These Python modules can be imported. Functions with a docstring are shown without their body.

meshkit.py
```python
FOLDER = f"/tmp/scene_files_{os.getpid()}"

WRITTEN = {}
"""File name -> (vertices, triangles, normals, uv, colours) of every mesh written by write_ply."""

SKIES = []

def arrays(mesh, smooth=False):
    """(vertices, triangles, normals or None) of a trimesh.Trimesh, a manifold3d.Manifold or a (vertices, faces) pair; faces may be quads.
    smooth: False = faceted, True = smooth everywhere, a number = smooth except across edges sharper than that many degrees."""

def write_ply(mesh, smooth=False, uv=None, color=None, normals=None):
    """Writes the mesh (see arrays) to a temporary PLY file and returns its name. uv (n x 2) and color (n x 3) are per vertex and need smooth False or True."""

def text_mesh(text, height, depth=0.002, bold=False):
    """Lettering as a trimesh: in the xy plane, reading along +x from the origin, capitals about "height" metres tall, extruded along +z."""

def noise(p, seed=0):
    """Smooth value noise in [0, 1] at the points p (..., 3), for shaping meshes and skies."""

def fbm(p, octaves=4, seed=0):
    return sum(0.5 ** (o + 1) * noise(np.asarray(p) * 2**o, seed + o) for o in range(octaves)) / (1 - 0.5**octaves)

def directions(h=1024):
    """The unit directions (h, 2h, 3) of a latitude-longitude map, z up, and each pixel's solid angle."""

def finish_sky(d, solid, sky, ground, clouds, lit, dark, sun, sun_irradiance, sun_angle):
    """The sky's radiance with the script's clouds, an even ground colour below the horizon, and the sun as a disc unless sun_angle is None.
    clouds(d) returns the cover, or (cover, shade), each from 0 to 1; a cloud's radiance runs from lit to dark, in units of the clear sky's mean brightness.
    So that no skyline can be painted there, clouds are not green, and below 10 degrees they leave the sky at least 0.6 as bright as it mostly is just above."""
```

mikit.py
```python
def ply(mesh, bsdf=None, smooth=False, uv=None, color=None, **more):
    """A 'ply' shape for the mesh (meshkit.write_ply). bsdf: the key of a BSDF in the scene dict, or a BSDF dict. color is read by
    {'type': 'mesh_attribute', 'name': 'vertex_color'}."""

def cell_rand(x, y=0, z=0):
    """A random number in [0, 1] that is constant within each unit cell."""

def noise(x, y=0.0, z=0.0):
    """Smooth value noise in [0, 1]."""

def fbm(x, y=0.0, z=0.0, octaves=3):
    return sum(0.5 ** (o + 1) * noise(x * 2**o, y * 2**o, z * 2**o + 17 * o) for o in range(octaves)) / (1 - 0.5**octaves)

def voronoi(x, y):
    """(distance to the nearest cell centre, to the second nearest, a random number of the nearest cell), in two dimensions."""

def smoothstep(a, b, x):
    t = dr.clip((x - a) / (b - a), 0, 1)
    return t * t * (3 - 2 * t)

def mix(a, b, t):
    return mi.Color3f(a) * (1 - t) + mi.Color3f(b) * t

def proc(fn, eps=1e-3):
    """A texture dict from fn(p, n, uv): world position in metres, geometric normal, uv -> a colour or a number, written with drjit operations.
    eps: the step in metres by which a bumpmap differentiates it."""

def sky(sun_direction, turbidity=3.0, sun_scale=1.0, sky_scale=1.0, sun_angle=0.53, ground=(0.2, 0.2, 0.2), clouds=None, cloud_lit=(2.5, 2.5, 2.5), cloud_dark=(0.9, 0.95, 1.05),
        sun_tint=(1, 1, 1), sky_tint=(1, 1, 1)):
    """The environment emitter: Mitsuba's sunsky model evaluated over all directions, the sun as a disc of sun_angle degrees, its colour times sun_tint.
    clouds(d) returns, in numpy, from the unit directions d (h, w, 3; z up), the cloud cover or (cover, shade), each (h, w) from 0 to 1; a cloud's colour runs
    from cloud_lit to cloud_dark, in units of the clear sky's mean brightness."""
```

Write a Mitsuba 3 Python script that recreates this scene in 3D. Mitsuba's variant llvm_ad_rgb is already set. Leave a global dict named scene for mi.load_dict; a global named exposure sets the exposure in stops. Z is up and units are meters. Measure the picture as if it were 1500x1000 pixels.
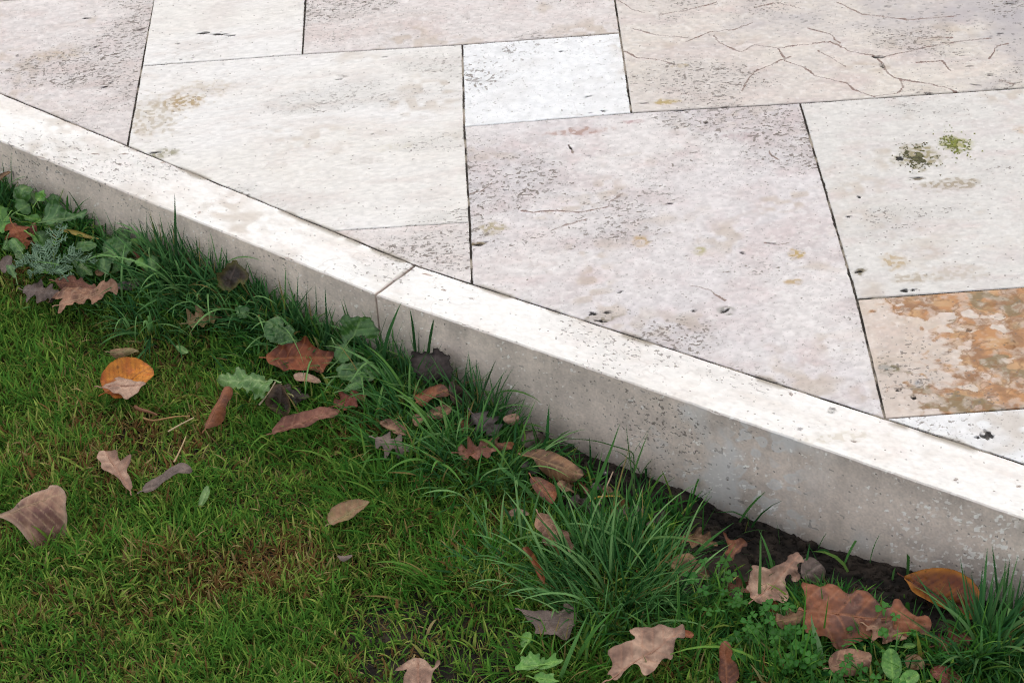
import math, random
import numpy as np
import trimesh
import manifold3d as m3
import drjit as dr
import mitsuba as mi
import mikit, meshkit
from mikit import noise, fbm, voronoi, cell_rand, smoothstep, mix, proc
from scipy.spatial import Delaunay, cKDTree
from shapely.geometry import Polygon, Point, LineString, box as sbox
from shapely import contains_xy
from shapely.prepared import prep

random.seed(7)
rng = np.random.default_rng(7)
T = mi.ScalarTransform4f
scene, labels = {}, {}

# ------------------------------------------------------------------ camera
FOC, PITCH, ROLL, YAW = 3448.3, 0.6341, -0.0705, -0.0027          # focal length in pixels of a 1500-pixel-wide picture
CAM = np.array([0.046, -2.4342, 1.4655])
c_d = np.array([math.sin(YAW) * math.cos(PITCH), math.cos(YAW) * math.cos(PITCH), -math.sin(PITCH)])
_r = np.array([math.cos(YAW), -math.sin(YAW), 0]); _u = np.cross(_r, c_d)
c_r = _r * math.cos(ROLL) + _u * math.sin(ROLL); c_u = -_r * math.sin(ROLL) + _u * math.cos(ROLL)
scene['camera'] = {'type': 'perspective', 'fov': math.degrees(2 * math.atan(750 / FOC)), 'fov_axis': 'x', 'near_clip': 0.05, 'far_clip': 300.0,
                   'to_world': T().look_at(origin=CAM.tolist(), target=(CAM + c_d).tolist(), up=c_u.tolist())}
# ------------------------------------------------------------------ light: bright overcast, the brighter sky behind the terrace
scene['sky'] = mikit.sky((0.35, 0.75, 1.1), turbidity=4, sun_scale=0.16, sun_angle=38, clouds=lambda d: 1.0, cloud_lit=(2.3, 2.35, 2.45), cloud_dark=(1.5, 1.55, 1.65))
exposure = 1.97


def cross2(a, b):
    return a[:, 0] * b[:, 1] - a[:, 1] * b[:, 0]


def rays(px):
    px = np.asarray(px, float)
    return c_d + ((px[..., 0:1] - 750) / FOC) * c_r - ((px[..., 1:2] - 500) / FOC) * c_u


def G(px, z=0.0):                       # where a line of sight of the survey photograph meets the level z
    v = rays(px)
    return CAM + (z - CAM[2]) / v[..., 2:] * v


def GP(px, o, n):                       # ... or the plane through o with normal n
    v = rays(px)
    return CAM + (np.dot(np.asarray(o) - CAM, n) / (v @ n))[..., None] * v


def numbered(key):
    if key not in labels and key not in scene:
        return key
    i = 1
    while f'{key}_{i:03d}' in labels or f'{key}_{i:03d}' in scene:
        i += 1
    return f'{key}_{i:03d}'


def thing(name, label, cat, group=None):
    k = numbered(name)
    labels[k] = {'label': label, 'category': cat}
    if group:
        labels[k]['group'] = group
    return k


def part(parent, name, mesh, bsdf, **kw):
    k = parent + '__' + name
    if k in scene:
        i = 1
        while f'{k}_{i:03d}' in scene:
            i += 1
        k = f'{k}_{i:03d}'
    scene[k] = mikit.ply(mesh, bsdf, **kw)
    return k


# ------------------------------------------------------------------ materials
JL = (-0.0625, -0.2878, 0.6507, 0.7593)          # the joint between kerb and slabs: a point on it and the normals of its two arms
JR = (0.5735, 0.8192)


def travertine(seed, ang, cA, cB, cC, pit=0.5, stains=(), cracks=(), extra=None, streak=1.5, rough=0.6, pinkness=0.7):
    ca, sa = math.cos(ang), math.sin(ang)
    K1 = [(a[0], a[1], b[0] - a[0], b[1] - a[1], (b[0] - a[0]) ** 2 + (b[1] - a[1]) ** 2 + 1e-12) for ln in cracks for a, b in zip(ln[:-1], ln[1:])]

    def coords(p):
        x = p.x * ca + p.y * sa + seed
        y = -p.x * sa + p.y * ca + p.z * 0.9 + seed * 0.37
        return x, y

    def pits(p):
        x, y = coords(p)
        area = fbm(x * 8, y * 8 * streak, seed + 6, 3)
        th = 0.925 - 0.13 * pit - 0.27 * smoothstep(0.42, 0.66, area)
        n1 = fbm(x * 270 + 0.7 * noise(x * 210, y * 210, seed + 2), y * 300 * streak, seed + 3, 2)
        m = smoothstep(th, th + 0.05, n1)
        n2 = noise(x * 520, y * 520 * 1.3, seed + 9)
        m = dr.maximum(m, 0.60 * smoothstep(0.97 - 0.20 * area - 0.08 * pit, 1.01 - 0.20 * area - 0.08 * pit, n2))
        d1, d2, rr = voronoi(x * 105, y * 125)
        m = dr.maximum(m, smoothstep(0.84, 0.90, rr + 0.45 * (area - 0.5) + 0.1 * pit) * (1 - smoothstep(0.10, 0.22, d1 + 0.10 * n2)))
        return m

    def crack(p):
        wx = p.x + 0.005 * (noise(p.x * 110, p.y * 110, 1.5) - 0.5) + 0.0022 * (noise(p.x * 420, p.y * 420, 1.7) - 0.5)
        wy = p.y + 0.005 * (noise(p.x * 110, p.y * 110, 5.5) - 0.5) + 0.0022 * (noise(p.x * 420, p.y * 420, 5.7) - 0.5)
        d = mi.Float(1.0)
        for ax, ay, dx, dy, l2 in K1:
            t = dr.clip(((wx - ax) * dx + (wy - ay) * dy) / l2, 0, 1)
            d = dr.minimum(d, dr.square(wx - ax - t * dx) + dr.square(wy - ay - t * dy))
        w = 0.0005 + 0.0012 * smoothstep(0.30, 0.80, noise(p.x * 80, p.y * 80, 8.5))
        return (1 - smoothstep(w * 0.6, w * 1.3 + 0.0003, dr.sqrt(d))) * (0.55 + 0.4 * smoothstep(0.25, 0.6, noise(p.x * 130, p.y * 130, 9.5)))

    def colour(p, n, uv):
        x, y = coords(p)
        wob = fbm(x * 13, y * 13, seed + 1, 2)
        a = smoothstep(0.30, 0.70, fbm(x * 5 + wob, y * 5 * streak + wob, seed, 4))
        c = mix(cA, cB, a)
        b = smoothstep(0.46, 0.74, fbm(x * 19 + wob, y * 19 * streak * 1.5, seed + 5, 4))
        c = mix(c, cC, 0.7 * b)
        k = fbm(x * 30 + wob, y * 30 * streak, seed + 12, 4)
        c = mix(c, mi.Color3f(c.x * 0.98, c.y * 0.89, c.z * 0.88), 0.8 * smoothstep(0.48, 0.78, k) * pinkness)
        g = fbm(x * 160, y * 160 * streak, seed + 7, 4)
        c = c * (0.77 + 0.46 * g)
        r1 = fbm(x * 34 + 1.3 * wob, y * 34 * streak, seed + 17, 3)
        vein = (1 - smoothstep(0.004, 0.022, dr.abs(r1 - 0.5))) * smoothstep(0.45, 0.70, fbm(x * 15, y * 15, seed + 19, 2))
        c = mix(c, mi.Color3f(0.40, 0.33, 0.29), 0.25 * vein * smoothstep(0.4, 0.6, noise(x * 70, y * 70, seed + 23)))
        c = mix(c, mi.Color3f(0.82, 0.81, 0.80), 0.30 * smoothstep(0.52, 0.80, fbm(x * 210, y * 230, seed + 15, 3)))
        smudge = smoothstep(0.54, 0.76, fbm(x * 12 + 1.5 * wob, y * 15, seed + 27, 4)) * smoothstep(0.35, 0.65, noise(x * 90, y * 90, seed + 28))
        c = mix(c, mi.Color3f(0.42, 0.335, 0.25), 0.50 * smudge)
        c = c * (1 - 0.10 * smoothstep(0.48, 0.66, fbm(x * 8, y * 8 * streak, seed + 6, 3)))
        # grit and algae held along the joint with the kerb
        jd = dr.minimum(dr.abs((p.x - JL[0]) * JL[2] + (p.y - JL[1]) * JL[3]), 9.0)
        jd = dr.select(p.x < JL[0], jd, dr.abs((p.x - JL[0]) * JR[0] + (p.y - JL[1]) * JR[1]))
        c = mix(c, mi.Color3f(0.22, 0.18, 0.12), 0.75 * smoothstep(0.009, 0.001, jd + 0.008 * (1 - smoothstep(0.42, 0.68, fbm(p.x * 30, p.y * 30, 14, 3)))))
        for sx, sy, rx, ry, col, s in stains:
            d = dr.sqrt(dr.square((p.x - sx) / rx) + dr.square((p.y - sy) / ry)) + 1.1 * (fbm(p.x * 150, p.y * 150, 3.3, 2) - 0.5)
            c = mix(c, col, s * (1 - smoothstep(0.35, 0.95, d)) * (0.35 + 0.65 * smoothstep(0.4, 0.6, noise(p.x * 260, p.y * 260, 2.2))))
        if extra is not None:
            c = extra(p, n, c)
        pm = pits(p)
        if K1:
            c = mix(c, mi.Color3f(0.20, 0.135, 0.115), crack(p))
        c = mix(c, mi.Color3f(0.15, 0.125, 0.11), pm * (0.50 + 0.48 * noise(x * 130, y * 130, seed + 21)))
        # dirt that has settled in holes and joints, below the worn surface
        c = mix(c, mi.Color3f(0.055, 0.05, 0.045), smoothstep(0.0010, 0.0022, -p.z) * smoothstep(0.0, 0.004, 0.02 + p.z) * 0.92 if extra is not face_grime else 0.0)
        return c

    def height(p, n, uv):
        x, y = coords(p)
        return noise(x * 520, y * 560, seed) + 0.7 * noise(x * 260, y * 300, seed)

    return {'type': 'bumpmap', 'arbitrary': proc(height, 7e-4), 'scale': 0.00035,
            'bsdf': {'type': 'principled', 'base_color': proc(colour), 'roughness': rough, 'specular': 0.4}}


def face_grime(p, n, c):
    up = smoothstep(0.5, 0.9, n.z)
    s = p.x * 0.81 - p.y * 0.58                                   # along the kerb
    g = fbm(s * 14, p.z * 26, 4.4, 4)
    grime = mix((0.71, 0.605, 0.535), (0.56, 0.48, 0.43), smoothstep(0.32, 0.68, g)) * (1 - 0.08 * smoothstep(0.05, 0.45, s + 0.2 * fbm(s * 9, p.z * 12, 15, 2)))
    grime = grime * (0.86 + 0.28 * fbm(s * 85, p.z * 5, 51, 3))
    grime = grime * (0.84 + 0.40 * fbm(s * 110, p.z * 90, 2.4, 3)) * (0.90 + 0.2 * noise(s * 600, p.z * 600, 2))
    wob = fbm(s * 70, p.z * 70, 3, 2)
    d1, d2, r = voronoi(s * 52 + 0.9 * wob, p.z * 64 + 0.9 * wob)
    zone = smoothstep(0.48, 0.60, s + 0.10 * noise(s * 30, p.z * 30, 7)) * (1 - smoothstep(0.66, 0.76, s + 0.10 * noise(s * 30, p.z * 30, 9)))
    zone2 = smoothstep(0.66, 0.80, s)
    shell = zone * smoothstep(0.40, 0.60, r) * (1 - smoothstep(0.32, 0.46, d1)) * (0.65 + 0.35 * smoothstep(0.2, 0.36, d1))
    haze = zone * smoothstep(0.42, 0.62, fbm(s * 26, p.z * 22, 8.8, 4))
    w2 = fbm(s * 160, p.z * 160, 6, 2)
    cn = fbm(s * 250 + 0.8 * w2, p.z * 290 - s * 110, 41, 2)
    chips = smoothstep(0.77, 0.84, cn + 0.15 * zone2 + 0.04 * zone) * smoothstep(0.2, 0.5, noise(s * 45, p.z * 45, 44))
    grime = mix(grime, (0.66, 0.665, 0.675), dr.maximum(0.65 * haze, 0.70 * shell))
    grime = mix(grime, (0.92, 0.90, 0.87), 0.95 * chips * (0.5 + 0.5 * noise(s * 300, p.z * 300, 46)))
    dots = smoothstep(0.92, 0.98, fbm(s * 150, p.z * 170, 12, 2) + 0.18 * noise(s * 20, p.z * 20, 3))
    grime = mix(grime, (0.17, 0.15, 0.135), 0.45 * dots)
    low = smoothstep(-0.092, -0.122, p.z + 0.024 * fbm(s * 60, p.z * 20, 6, 3))
    grime = mix(grime, (0.20, 0.165, 0.14), 0.55 * low)            # soil splashed on the foot
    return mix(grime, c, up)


def soil_colour(p, n, uv):
    a = fbm(p.x * 60, p.y * 60, p.z * 60, 3)
    return mix((0.012, 0.010, 0.009), (0.045, 0.034, 0.027), smoothstep(0.35, 0.75, a)) * (0.7 + 0.6 * noise(p.x * 500, p.y * 500, p.z * 500))


scene['mat_soil'] = {'type': 'principled', 'base_color': proc(soil_colour), 'roughness': 0.9, 'specular': 0.2}
scene['mat_bed'] = {'type': 'principled', 'base_color': proc(lambda p, n, uv: mix((0.04, 0.036, 0.032), (0.34, 0.30, 0.25), smoothstep(0.44, 0.74, fbm(p.x * 55, p.y * 55, 0, 4)))), 'roughness': 0.95, 'specular': 0.1}
VC = {'type': 'mesh_attribute', 'name': 'vertex_color'}
scene['mat_blade'] = {'type': 'principledthin', 'base_color': VC, 'roughness': 0.40, 'diff_trans': 0.85, 'eta': 1.4}
scene['mat_green'] = {'type': 'principled', 'base_color': VC, 'roughness': 0.42, 'specular': 0.45}
scene['mat_leaf'] = {'type': 'principled', 'base_color': VC, 'roughness': 0.50, 'specular': 0.28}
scene['mat_bead'] = {'type': 'principled', 'base_color': {'type': 'rgb', 'value': [0.012, 0.010, 0.012]}, 'roughness': 0.18, 'specular': 0.6}

# ------------------------------------------------------------------ terrace of travertine slabs
J = lambda x, y: G((x, y))[:2]
M = 0.2035
U = lambda a, b: np.array([a * M, b * M])
# joint crossings found in the survey, in modules of 0.2035 m
cross = {(0, 0): J(680, 185), (0, 1): J(677, 65), (1, 1): J(908, 48), (1, 0): J(925, 165), (-1, 1): J(443, 79), (2, 0): J(1172, 151), (0, -1): J(688, 325), (2, -2): J(1255, 437),
         (-2, 1): J(208, 96), (2, -3): J(1297, 613), (-2, 0): None}
N = lambda a, b: cross[(a, b)] if cross.get((a, b)) is not None else U(a, b)
KI = [G((24, 148)), G((180, 210)), G((605, 388)), G((848, 462.5)), G((1331.6, 621.4)), G((1500, 676.6))]
kj_in, kj_out = np.array([-0.0610, -0.2870]), np.array([-0.1045, -0.3385])
dirL = np.array([-1, 0.8570]); dirL /= np.linalg.norm(dirL)
dirR = np.array([1, -0.7000]); dirR /= np.linalg.norm(dirR)
oL = np.array([-1, 0.8230]); oL /= np.linalg.norm(oL)
oR = np.array([1, -0.7150]); oR /= np.linalg.norm(oR)
kerb_inner = np.array([kj_in + dirL * 2.4, kj_in, kj_in + dirR * 2.4])
kerb_outer = np.array([kj_out + oL * 2.4, kj_out, kj_out + oR * 2.4])
kin = LineString(kerb_inner)
terrace = Polygon(np.vstack([kerb_inner, [[2.6, -1.7], [2.6, 2.6], [-2.6, 2.6]]])).buffer(-0.0011)

white, cream = (0.71, 0.70, 0.69), (0.66, 0.63, 0.585)
pinkg, lilac, grey = (0.60, 0.56, 0.55), (0.59, 0.56, 0.57), (0.60, 0.585, 0.565)
orange, olive = (0.36, 0.20, 0.075), (0.16, 0.14, 0.05)


def st(px, py, rx, ry, col, s=0.8):
    x, y = J(px, py)
    return (float(x), float(y), rx, ry, col, s)


def line(*pts):
    return [tuple(map(float, J(*p))) for p in pts]


def rust(p, n, c):
    wx, wy = fbm(p.x * 60, p.y * 60, 1, 3) - 0.5, fbm(p.x * 60, p.y * 60, 4, 3) - 0.5
    f = fbm(p.x * 17 + 1.5 * wx + 3.7, p.y * 24 + 1.5 * wy + 1.2, 2.0, 5) + 3.4 * (p.x - 0.484) + 0.5 * (p.y + 0.5) + 0.10 * (fbm(p.x * 190, p.y * 190, 7, 2) - 0.5)
    d1, d2, r = voronoi(p.x * 46 + 0.9 * wx, p.y * 52 + 0.9 * wy)
    f = f - 0.16 * smoothstep(0.45, 0.25, d1) * smoothstep(0.45, 0.6, r)
    m = smoothstep(0.34, 0.54, f) * (0.55 + 0.45 * smoothstep(0.3, 0.6, fbm(p.x * 110, p.y * 120, 13, 3)))
    rdg = 1 - smoothstep(0.0, 0.05, dr.abs(fbm(p.x * 42 + wx, p.y * 50 + wy, 31, 3) - 0.5))
    edge = smoothstep(0.455, 0.50, f) * (1 - smoothstep(0.51, 0.56, f))
    o = mix((0.43, 0.195, 0.062), (0.25, 0.11, 0.036), smoothstep(0.3, 0.7, fbm(p.x * 70, p.y * 70, 3, 4)))
    o = mix(o, (0.53, 0.34, 0.17), 0.55 * smoothstep(0.46, 0.72, fbm(p.x * 60, p.y * 70, 9, 4)))
    o = mix(o, (0.17, 0.12, 0.045), smoothstep(0.46, 0.58, fbm(p.x * 30 + wx, p.y * 30 + wy, 21, 4) + 1.6 * (p.x - 0.535) - 1.0 * (p.y + 0.585)) * 0.9)
    c = mix(c, o, 0.90 * m)
    c = mix(c, (0.24, 0.12, 0.05), 0.6 * rdg * smoothstep(0.36, 0.56, f))
    return mix(c, (0.22, 0.12, 0.06), 0.5 * edge * smoothstep(0.35, 0.6, noise(p.x * 140, p.y * 140, 6)))


def lilac_corner(p, n, c):                    # a mottled blue-grey tone, deepening towards the far right corner of the slab
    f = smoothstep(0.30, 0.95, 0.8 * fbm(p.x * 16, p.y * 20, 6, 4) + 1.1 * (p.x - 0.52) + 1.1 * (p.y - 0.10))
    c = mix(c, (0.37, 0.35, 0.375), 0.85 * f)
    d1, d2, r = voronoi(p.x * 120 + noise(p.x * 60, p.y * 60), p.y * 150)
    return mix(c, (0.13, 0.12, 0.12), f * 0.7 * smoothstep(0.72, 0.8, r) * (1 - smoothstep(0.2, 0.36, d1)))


scene['mat_slab_white'] = travertine(1.7, 0.3, (0.74, 0.755, 0.775), (0.72, 0.725, 0.735), (0.66, 0.66, 0.665), 1.25, streak=1.0, pinkness=0.0)
scene['mat_slab_cream'] = travertine(4.3, 0.10, white, (0.69, 0.67, 0.64), (0.62, 0.58, 0.555), 0.28, streak=2.0, pinkness=0.2,
                                     stains=[st(268, 150, 0.035, 0.028, (0.36, 0.25, 0.12), .9), st(222, 170, 0.05, 0.07, (0.36, 0.29, 0.19), .6), st(300, 130, .05, .03, (.46, .39, .30), .5), st(420, 290, .06, .02, (.55, .49, .46), .4), st(240, 225, 0.03, 0.014, (0.22, 0.20, 0.11), .8),
                                             st(500, 112, 0.01, 0.006, (0.2, 0.17, 0.15), .7), st(535, 235, 0.03, 0.014, (0.5, 0.47, 0.44), .5), st(575, 215, .04, .012, (.58, .55, .48), .6)])
scene['mat_slab_pink'] = travertine(7.9, 0.05, pinkg, (0.64, 0.60, 0.585), (0.55, 0.495, 0.475), 0.36, pinkness=0.5, stains=[st(80, 82, 0.05, 0.02, (0.44, 0.35, 0.25), .55)])
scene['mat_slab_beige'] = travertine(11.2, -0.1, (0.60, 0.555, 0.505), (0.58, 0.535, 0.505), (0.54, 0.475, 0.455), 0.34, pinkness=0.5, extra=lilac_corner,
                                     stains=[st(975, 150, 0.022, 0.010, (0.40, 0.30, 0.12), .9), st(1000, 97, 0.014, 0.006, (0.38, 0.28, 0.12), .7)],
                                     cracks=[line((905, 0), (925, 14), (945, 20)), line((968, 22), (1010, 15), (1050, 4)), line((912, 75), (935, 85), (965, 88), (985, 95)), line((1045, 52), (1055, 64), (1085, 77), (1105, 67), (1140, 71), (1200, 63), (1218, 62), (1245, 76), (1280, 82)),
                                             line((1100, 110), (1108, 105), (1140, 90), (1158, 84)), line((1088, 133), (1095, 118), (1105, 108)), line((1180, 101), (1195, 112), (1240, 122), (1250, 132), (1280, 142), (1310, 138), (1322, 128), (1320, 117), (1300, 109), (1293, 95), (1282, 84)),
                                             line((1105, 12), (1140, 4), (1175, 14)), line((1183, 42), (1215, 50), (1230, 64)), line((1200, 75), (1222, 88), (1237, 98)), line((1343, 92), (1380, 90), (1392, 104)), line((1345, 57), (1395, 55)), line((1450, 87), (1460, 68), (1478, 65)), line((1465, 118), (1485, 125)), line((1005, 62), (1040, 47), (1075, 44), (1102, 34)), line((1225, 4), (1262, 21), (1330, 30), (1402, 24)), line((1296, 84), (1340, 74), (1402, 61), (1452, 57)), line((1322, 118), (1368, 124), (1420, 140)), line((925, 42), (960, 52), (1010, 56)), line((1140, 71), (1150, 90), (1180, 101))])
scene['mat_slab_lilac'] = travertine(15.1, 0.12, lilac, (0.63, 0.60, 0.595), (0.545, 0.485, 0.485), 0.30, streak=1.15, pinkness=0.55,
                                     stains=[st(848, 193, 0.045, 0.012, (0.36, 0.22, 0.18), .8), st(930, 178, 0.02, 0.006, (0.35, 0.2, 0.2), .7), st(722, 335, 0.022, 0.018, (0.33, 0.27, 0.14), .8), st(700, 357, 0.012, 0.006, (0.2, 0.15, 0.08), .9),
                                             st(939, 353, 0.014, 0.014, (0.42, 0.28, 0.12), .75), st(1165, 372, 0.012, 0.012, (0.42, 0.29, 0.10), .9), st(1163, 413, 0.013, 0.009, (0.42, 0.29, 0.13), .8), st(1025, 367, .01, .01, (.36, .32, .13), .7),
                                             st(885, 465, 0.03, 0.012, (0.20, 0.17, 0.12), .8), st(1085, 200, .03, .012, (.42, .33, .34), .7), st(1063, 455, .012, .01, (.25, .24, .22), .8)],
                                     cracks=[line((765, 309), (785, 310), (815, 308), (845, 311), (870, 307), (892, 302), (893, 295), (910, 284)), line((808, 338), (825, 330), (860, 320)), line((688, 284), (705, 280), (718, 268)), line((1126, 220), (1132, 229), (1142, 234)), line((832, 212), (840, 224)), line((1155, 355), (1140, 358), (1122, 356)), line((1010, 418), (1040, 424), (1062, 440))])
scene['mat_slab_grey'] = travertine(19.6, 0.0, (0.62, 0.605, 0.585), grey, (0.56, 0.52, 0.51), 0.36,
                                    stains=[st(1345, 228, 0.036, 0.034, (0.24, 0.20, 0.08), .85), st(1400, 212, 0.024, 0.024, (0.28, 0.27, 0.06), .8), st(1395, 270, 0.045, 0.018, (0.26, 0.20, 0.12), .75), st(1345, 262, .012, .005, (.12, .09, .05), .9), st(1310, 383, 0.02, 0.02, (0.42, 0.31, 0.17), .8), st(1260, 398, 0.012, 0.01, (0.16, 0.13, 0.08), .9),
                                            st(1340, 408, 0.035, 0.014, (0.36, 0.29, 0.2), .7), st(1400, 400, .05, .02, (.42, .36, .29), .55), st(1500, 190, .02, .015, (.5, .38, .28), .6)])
scene['mat_slab_rust'] = travertine(23.3, 0.0, (0.60, 0.53, 0.46), (0.57, 0.49, 0.44), (0.55, 0.46, 0.38), 0.30, extra=rust,
                                    stains=[st(1303, 540, .014, .016, (.13, .11, .05), .9), st(1345, 562, .007, .008, (.33, .34, .36), .95), st(1296, 538, .008, .006, (.2, .24, .26), .9), st(1478, 505, .011, .012, (.2, .19, .18), .95), st(1450, 450, .014, .012, (.2, .12, .06), .8)], streak=1.1)
scene['mat_kerb'] = travertine(31.4, -0.62, (0.83, 0.82, 0.80), (0.80, 0.775, 0.75), (0.70, 0.65, 0.605), 0.26, pinkness=0.35, extra=face_grime, stains=[st(1220, 640, .06, .012, (.5, .44, .33), .5), st(1218, 601, .006, .008, (.25, .25, .24), .9)])


def outline_wobble(poly, step=0.006, amp=0.0008, seed=0):
    ring = np.array(poly.exterior.coords)[:-1]
    if Polygon(ring).exterior.is_ccw is False:
        ring = ring[::-1]
    out = []
    for a, b in zip(ring, np.roll(ring, -1, 0)):
        n = max(2, int(np.linalg.norm(b - a) / step))
        out.append(a + (b - a) * (np.arange(n) / n)[:, None])
    v = np.vstack(out)
    prev, nxt = np.roll(v, 1, 0), np.roll(v, -1, 0)
    tng = nxt - prev
    tng /= np.linalg.norm(tng, axis=1, keepdims=True) + 1e-12
    nrm = np.c_[-tng[:, 1], tng[:, 0]]                           # inward
    q = np.c_[v * 70, np.full(len(v), seed * 3.1)]
    q2 = np.c_[v * 260, np.full(len(v), seed * 1.7)]
    d = amp * (meshkit.noise(q) + 2.2 * np.clip(meshkit.noise(q2) - 0.66, 0, 1) * 2)
    return v + nrm * d[:, None], nrm


def slab_solid(v, nrm, top, thick, ch=0.0009):
    from trimesh.creation import triangulate_polygon
    inn = v + nrm * ch
    p = Polygon(inn)
    if not p.is_valid:
        inn = v
    tv, tf = triangulate_polygon(Polygon(inn), engine='earcut')
    n = len(v)
    # earcut keeps the ring order; map by nearest vertex to be safe
    idx = cKDTree(inn).query(tv)[1]
    tf = idx[tf]
    a = cross2(inn[tf[:, 1]] - inn[tf[:, 0]], inn[tf[:, 2]] - inn[tf[:, 0]])
    tf = np.where((a < 0)[:, None], tf[:, ::-1], tf)
    tf = tf[np.abs(a) > 1e-14]
    V = np.vstack([np.c_[inn, np.full(n, top)], np.c_[v, np.full(n, top - ch)], np.c_[v, np.full(n, top - thick)]])
    i, j = np.arange(n), (np.arange(n) + 1) % n
    F = [tf]
    for r in (0, 1):
        o, q = r * n, (r + 1) * n
        F += [np.c_[o + i, q + i, q + j], np.c_[o + i, q + j, o + j]]
    F.append(tf[:, ::-1] + 2 * n)
    return trimesh.Trimesh(V, np.vstack(F), process=False)


def to_man(mesh):
    return m3.Manifold(m3.Mesh(np.asarray(mesh.vertices, np.float32), np.asarray(mesh.faces, np.uint32)))


def blob(c, sx, sy, sz, ang, seed):
    s = trimesh.creation.icosphere(subdivisions=2)
    v = s.vertices * (0.45 + 1.0 * meshkit.noise(s.vertices * 2.3 + seed * 7.7))[:, None]
    v = v * [sx, sy, sz]
    R = np.array([[math.cos(ang), -math.sin(ang)], [math.sin(ang), math.cos(ang)]])
    v[:, :2] = v[:, :2] @ R.T
    return to_man(trimesh.Trimesh(v + c, s.faces, process=False))


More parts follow.
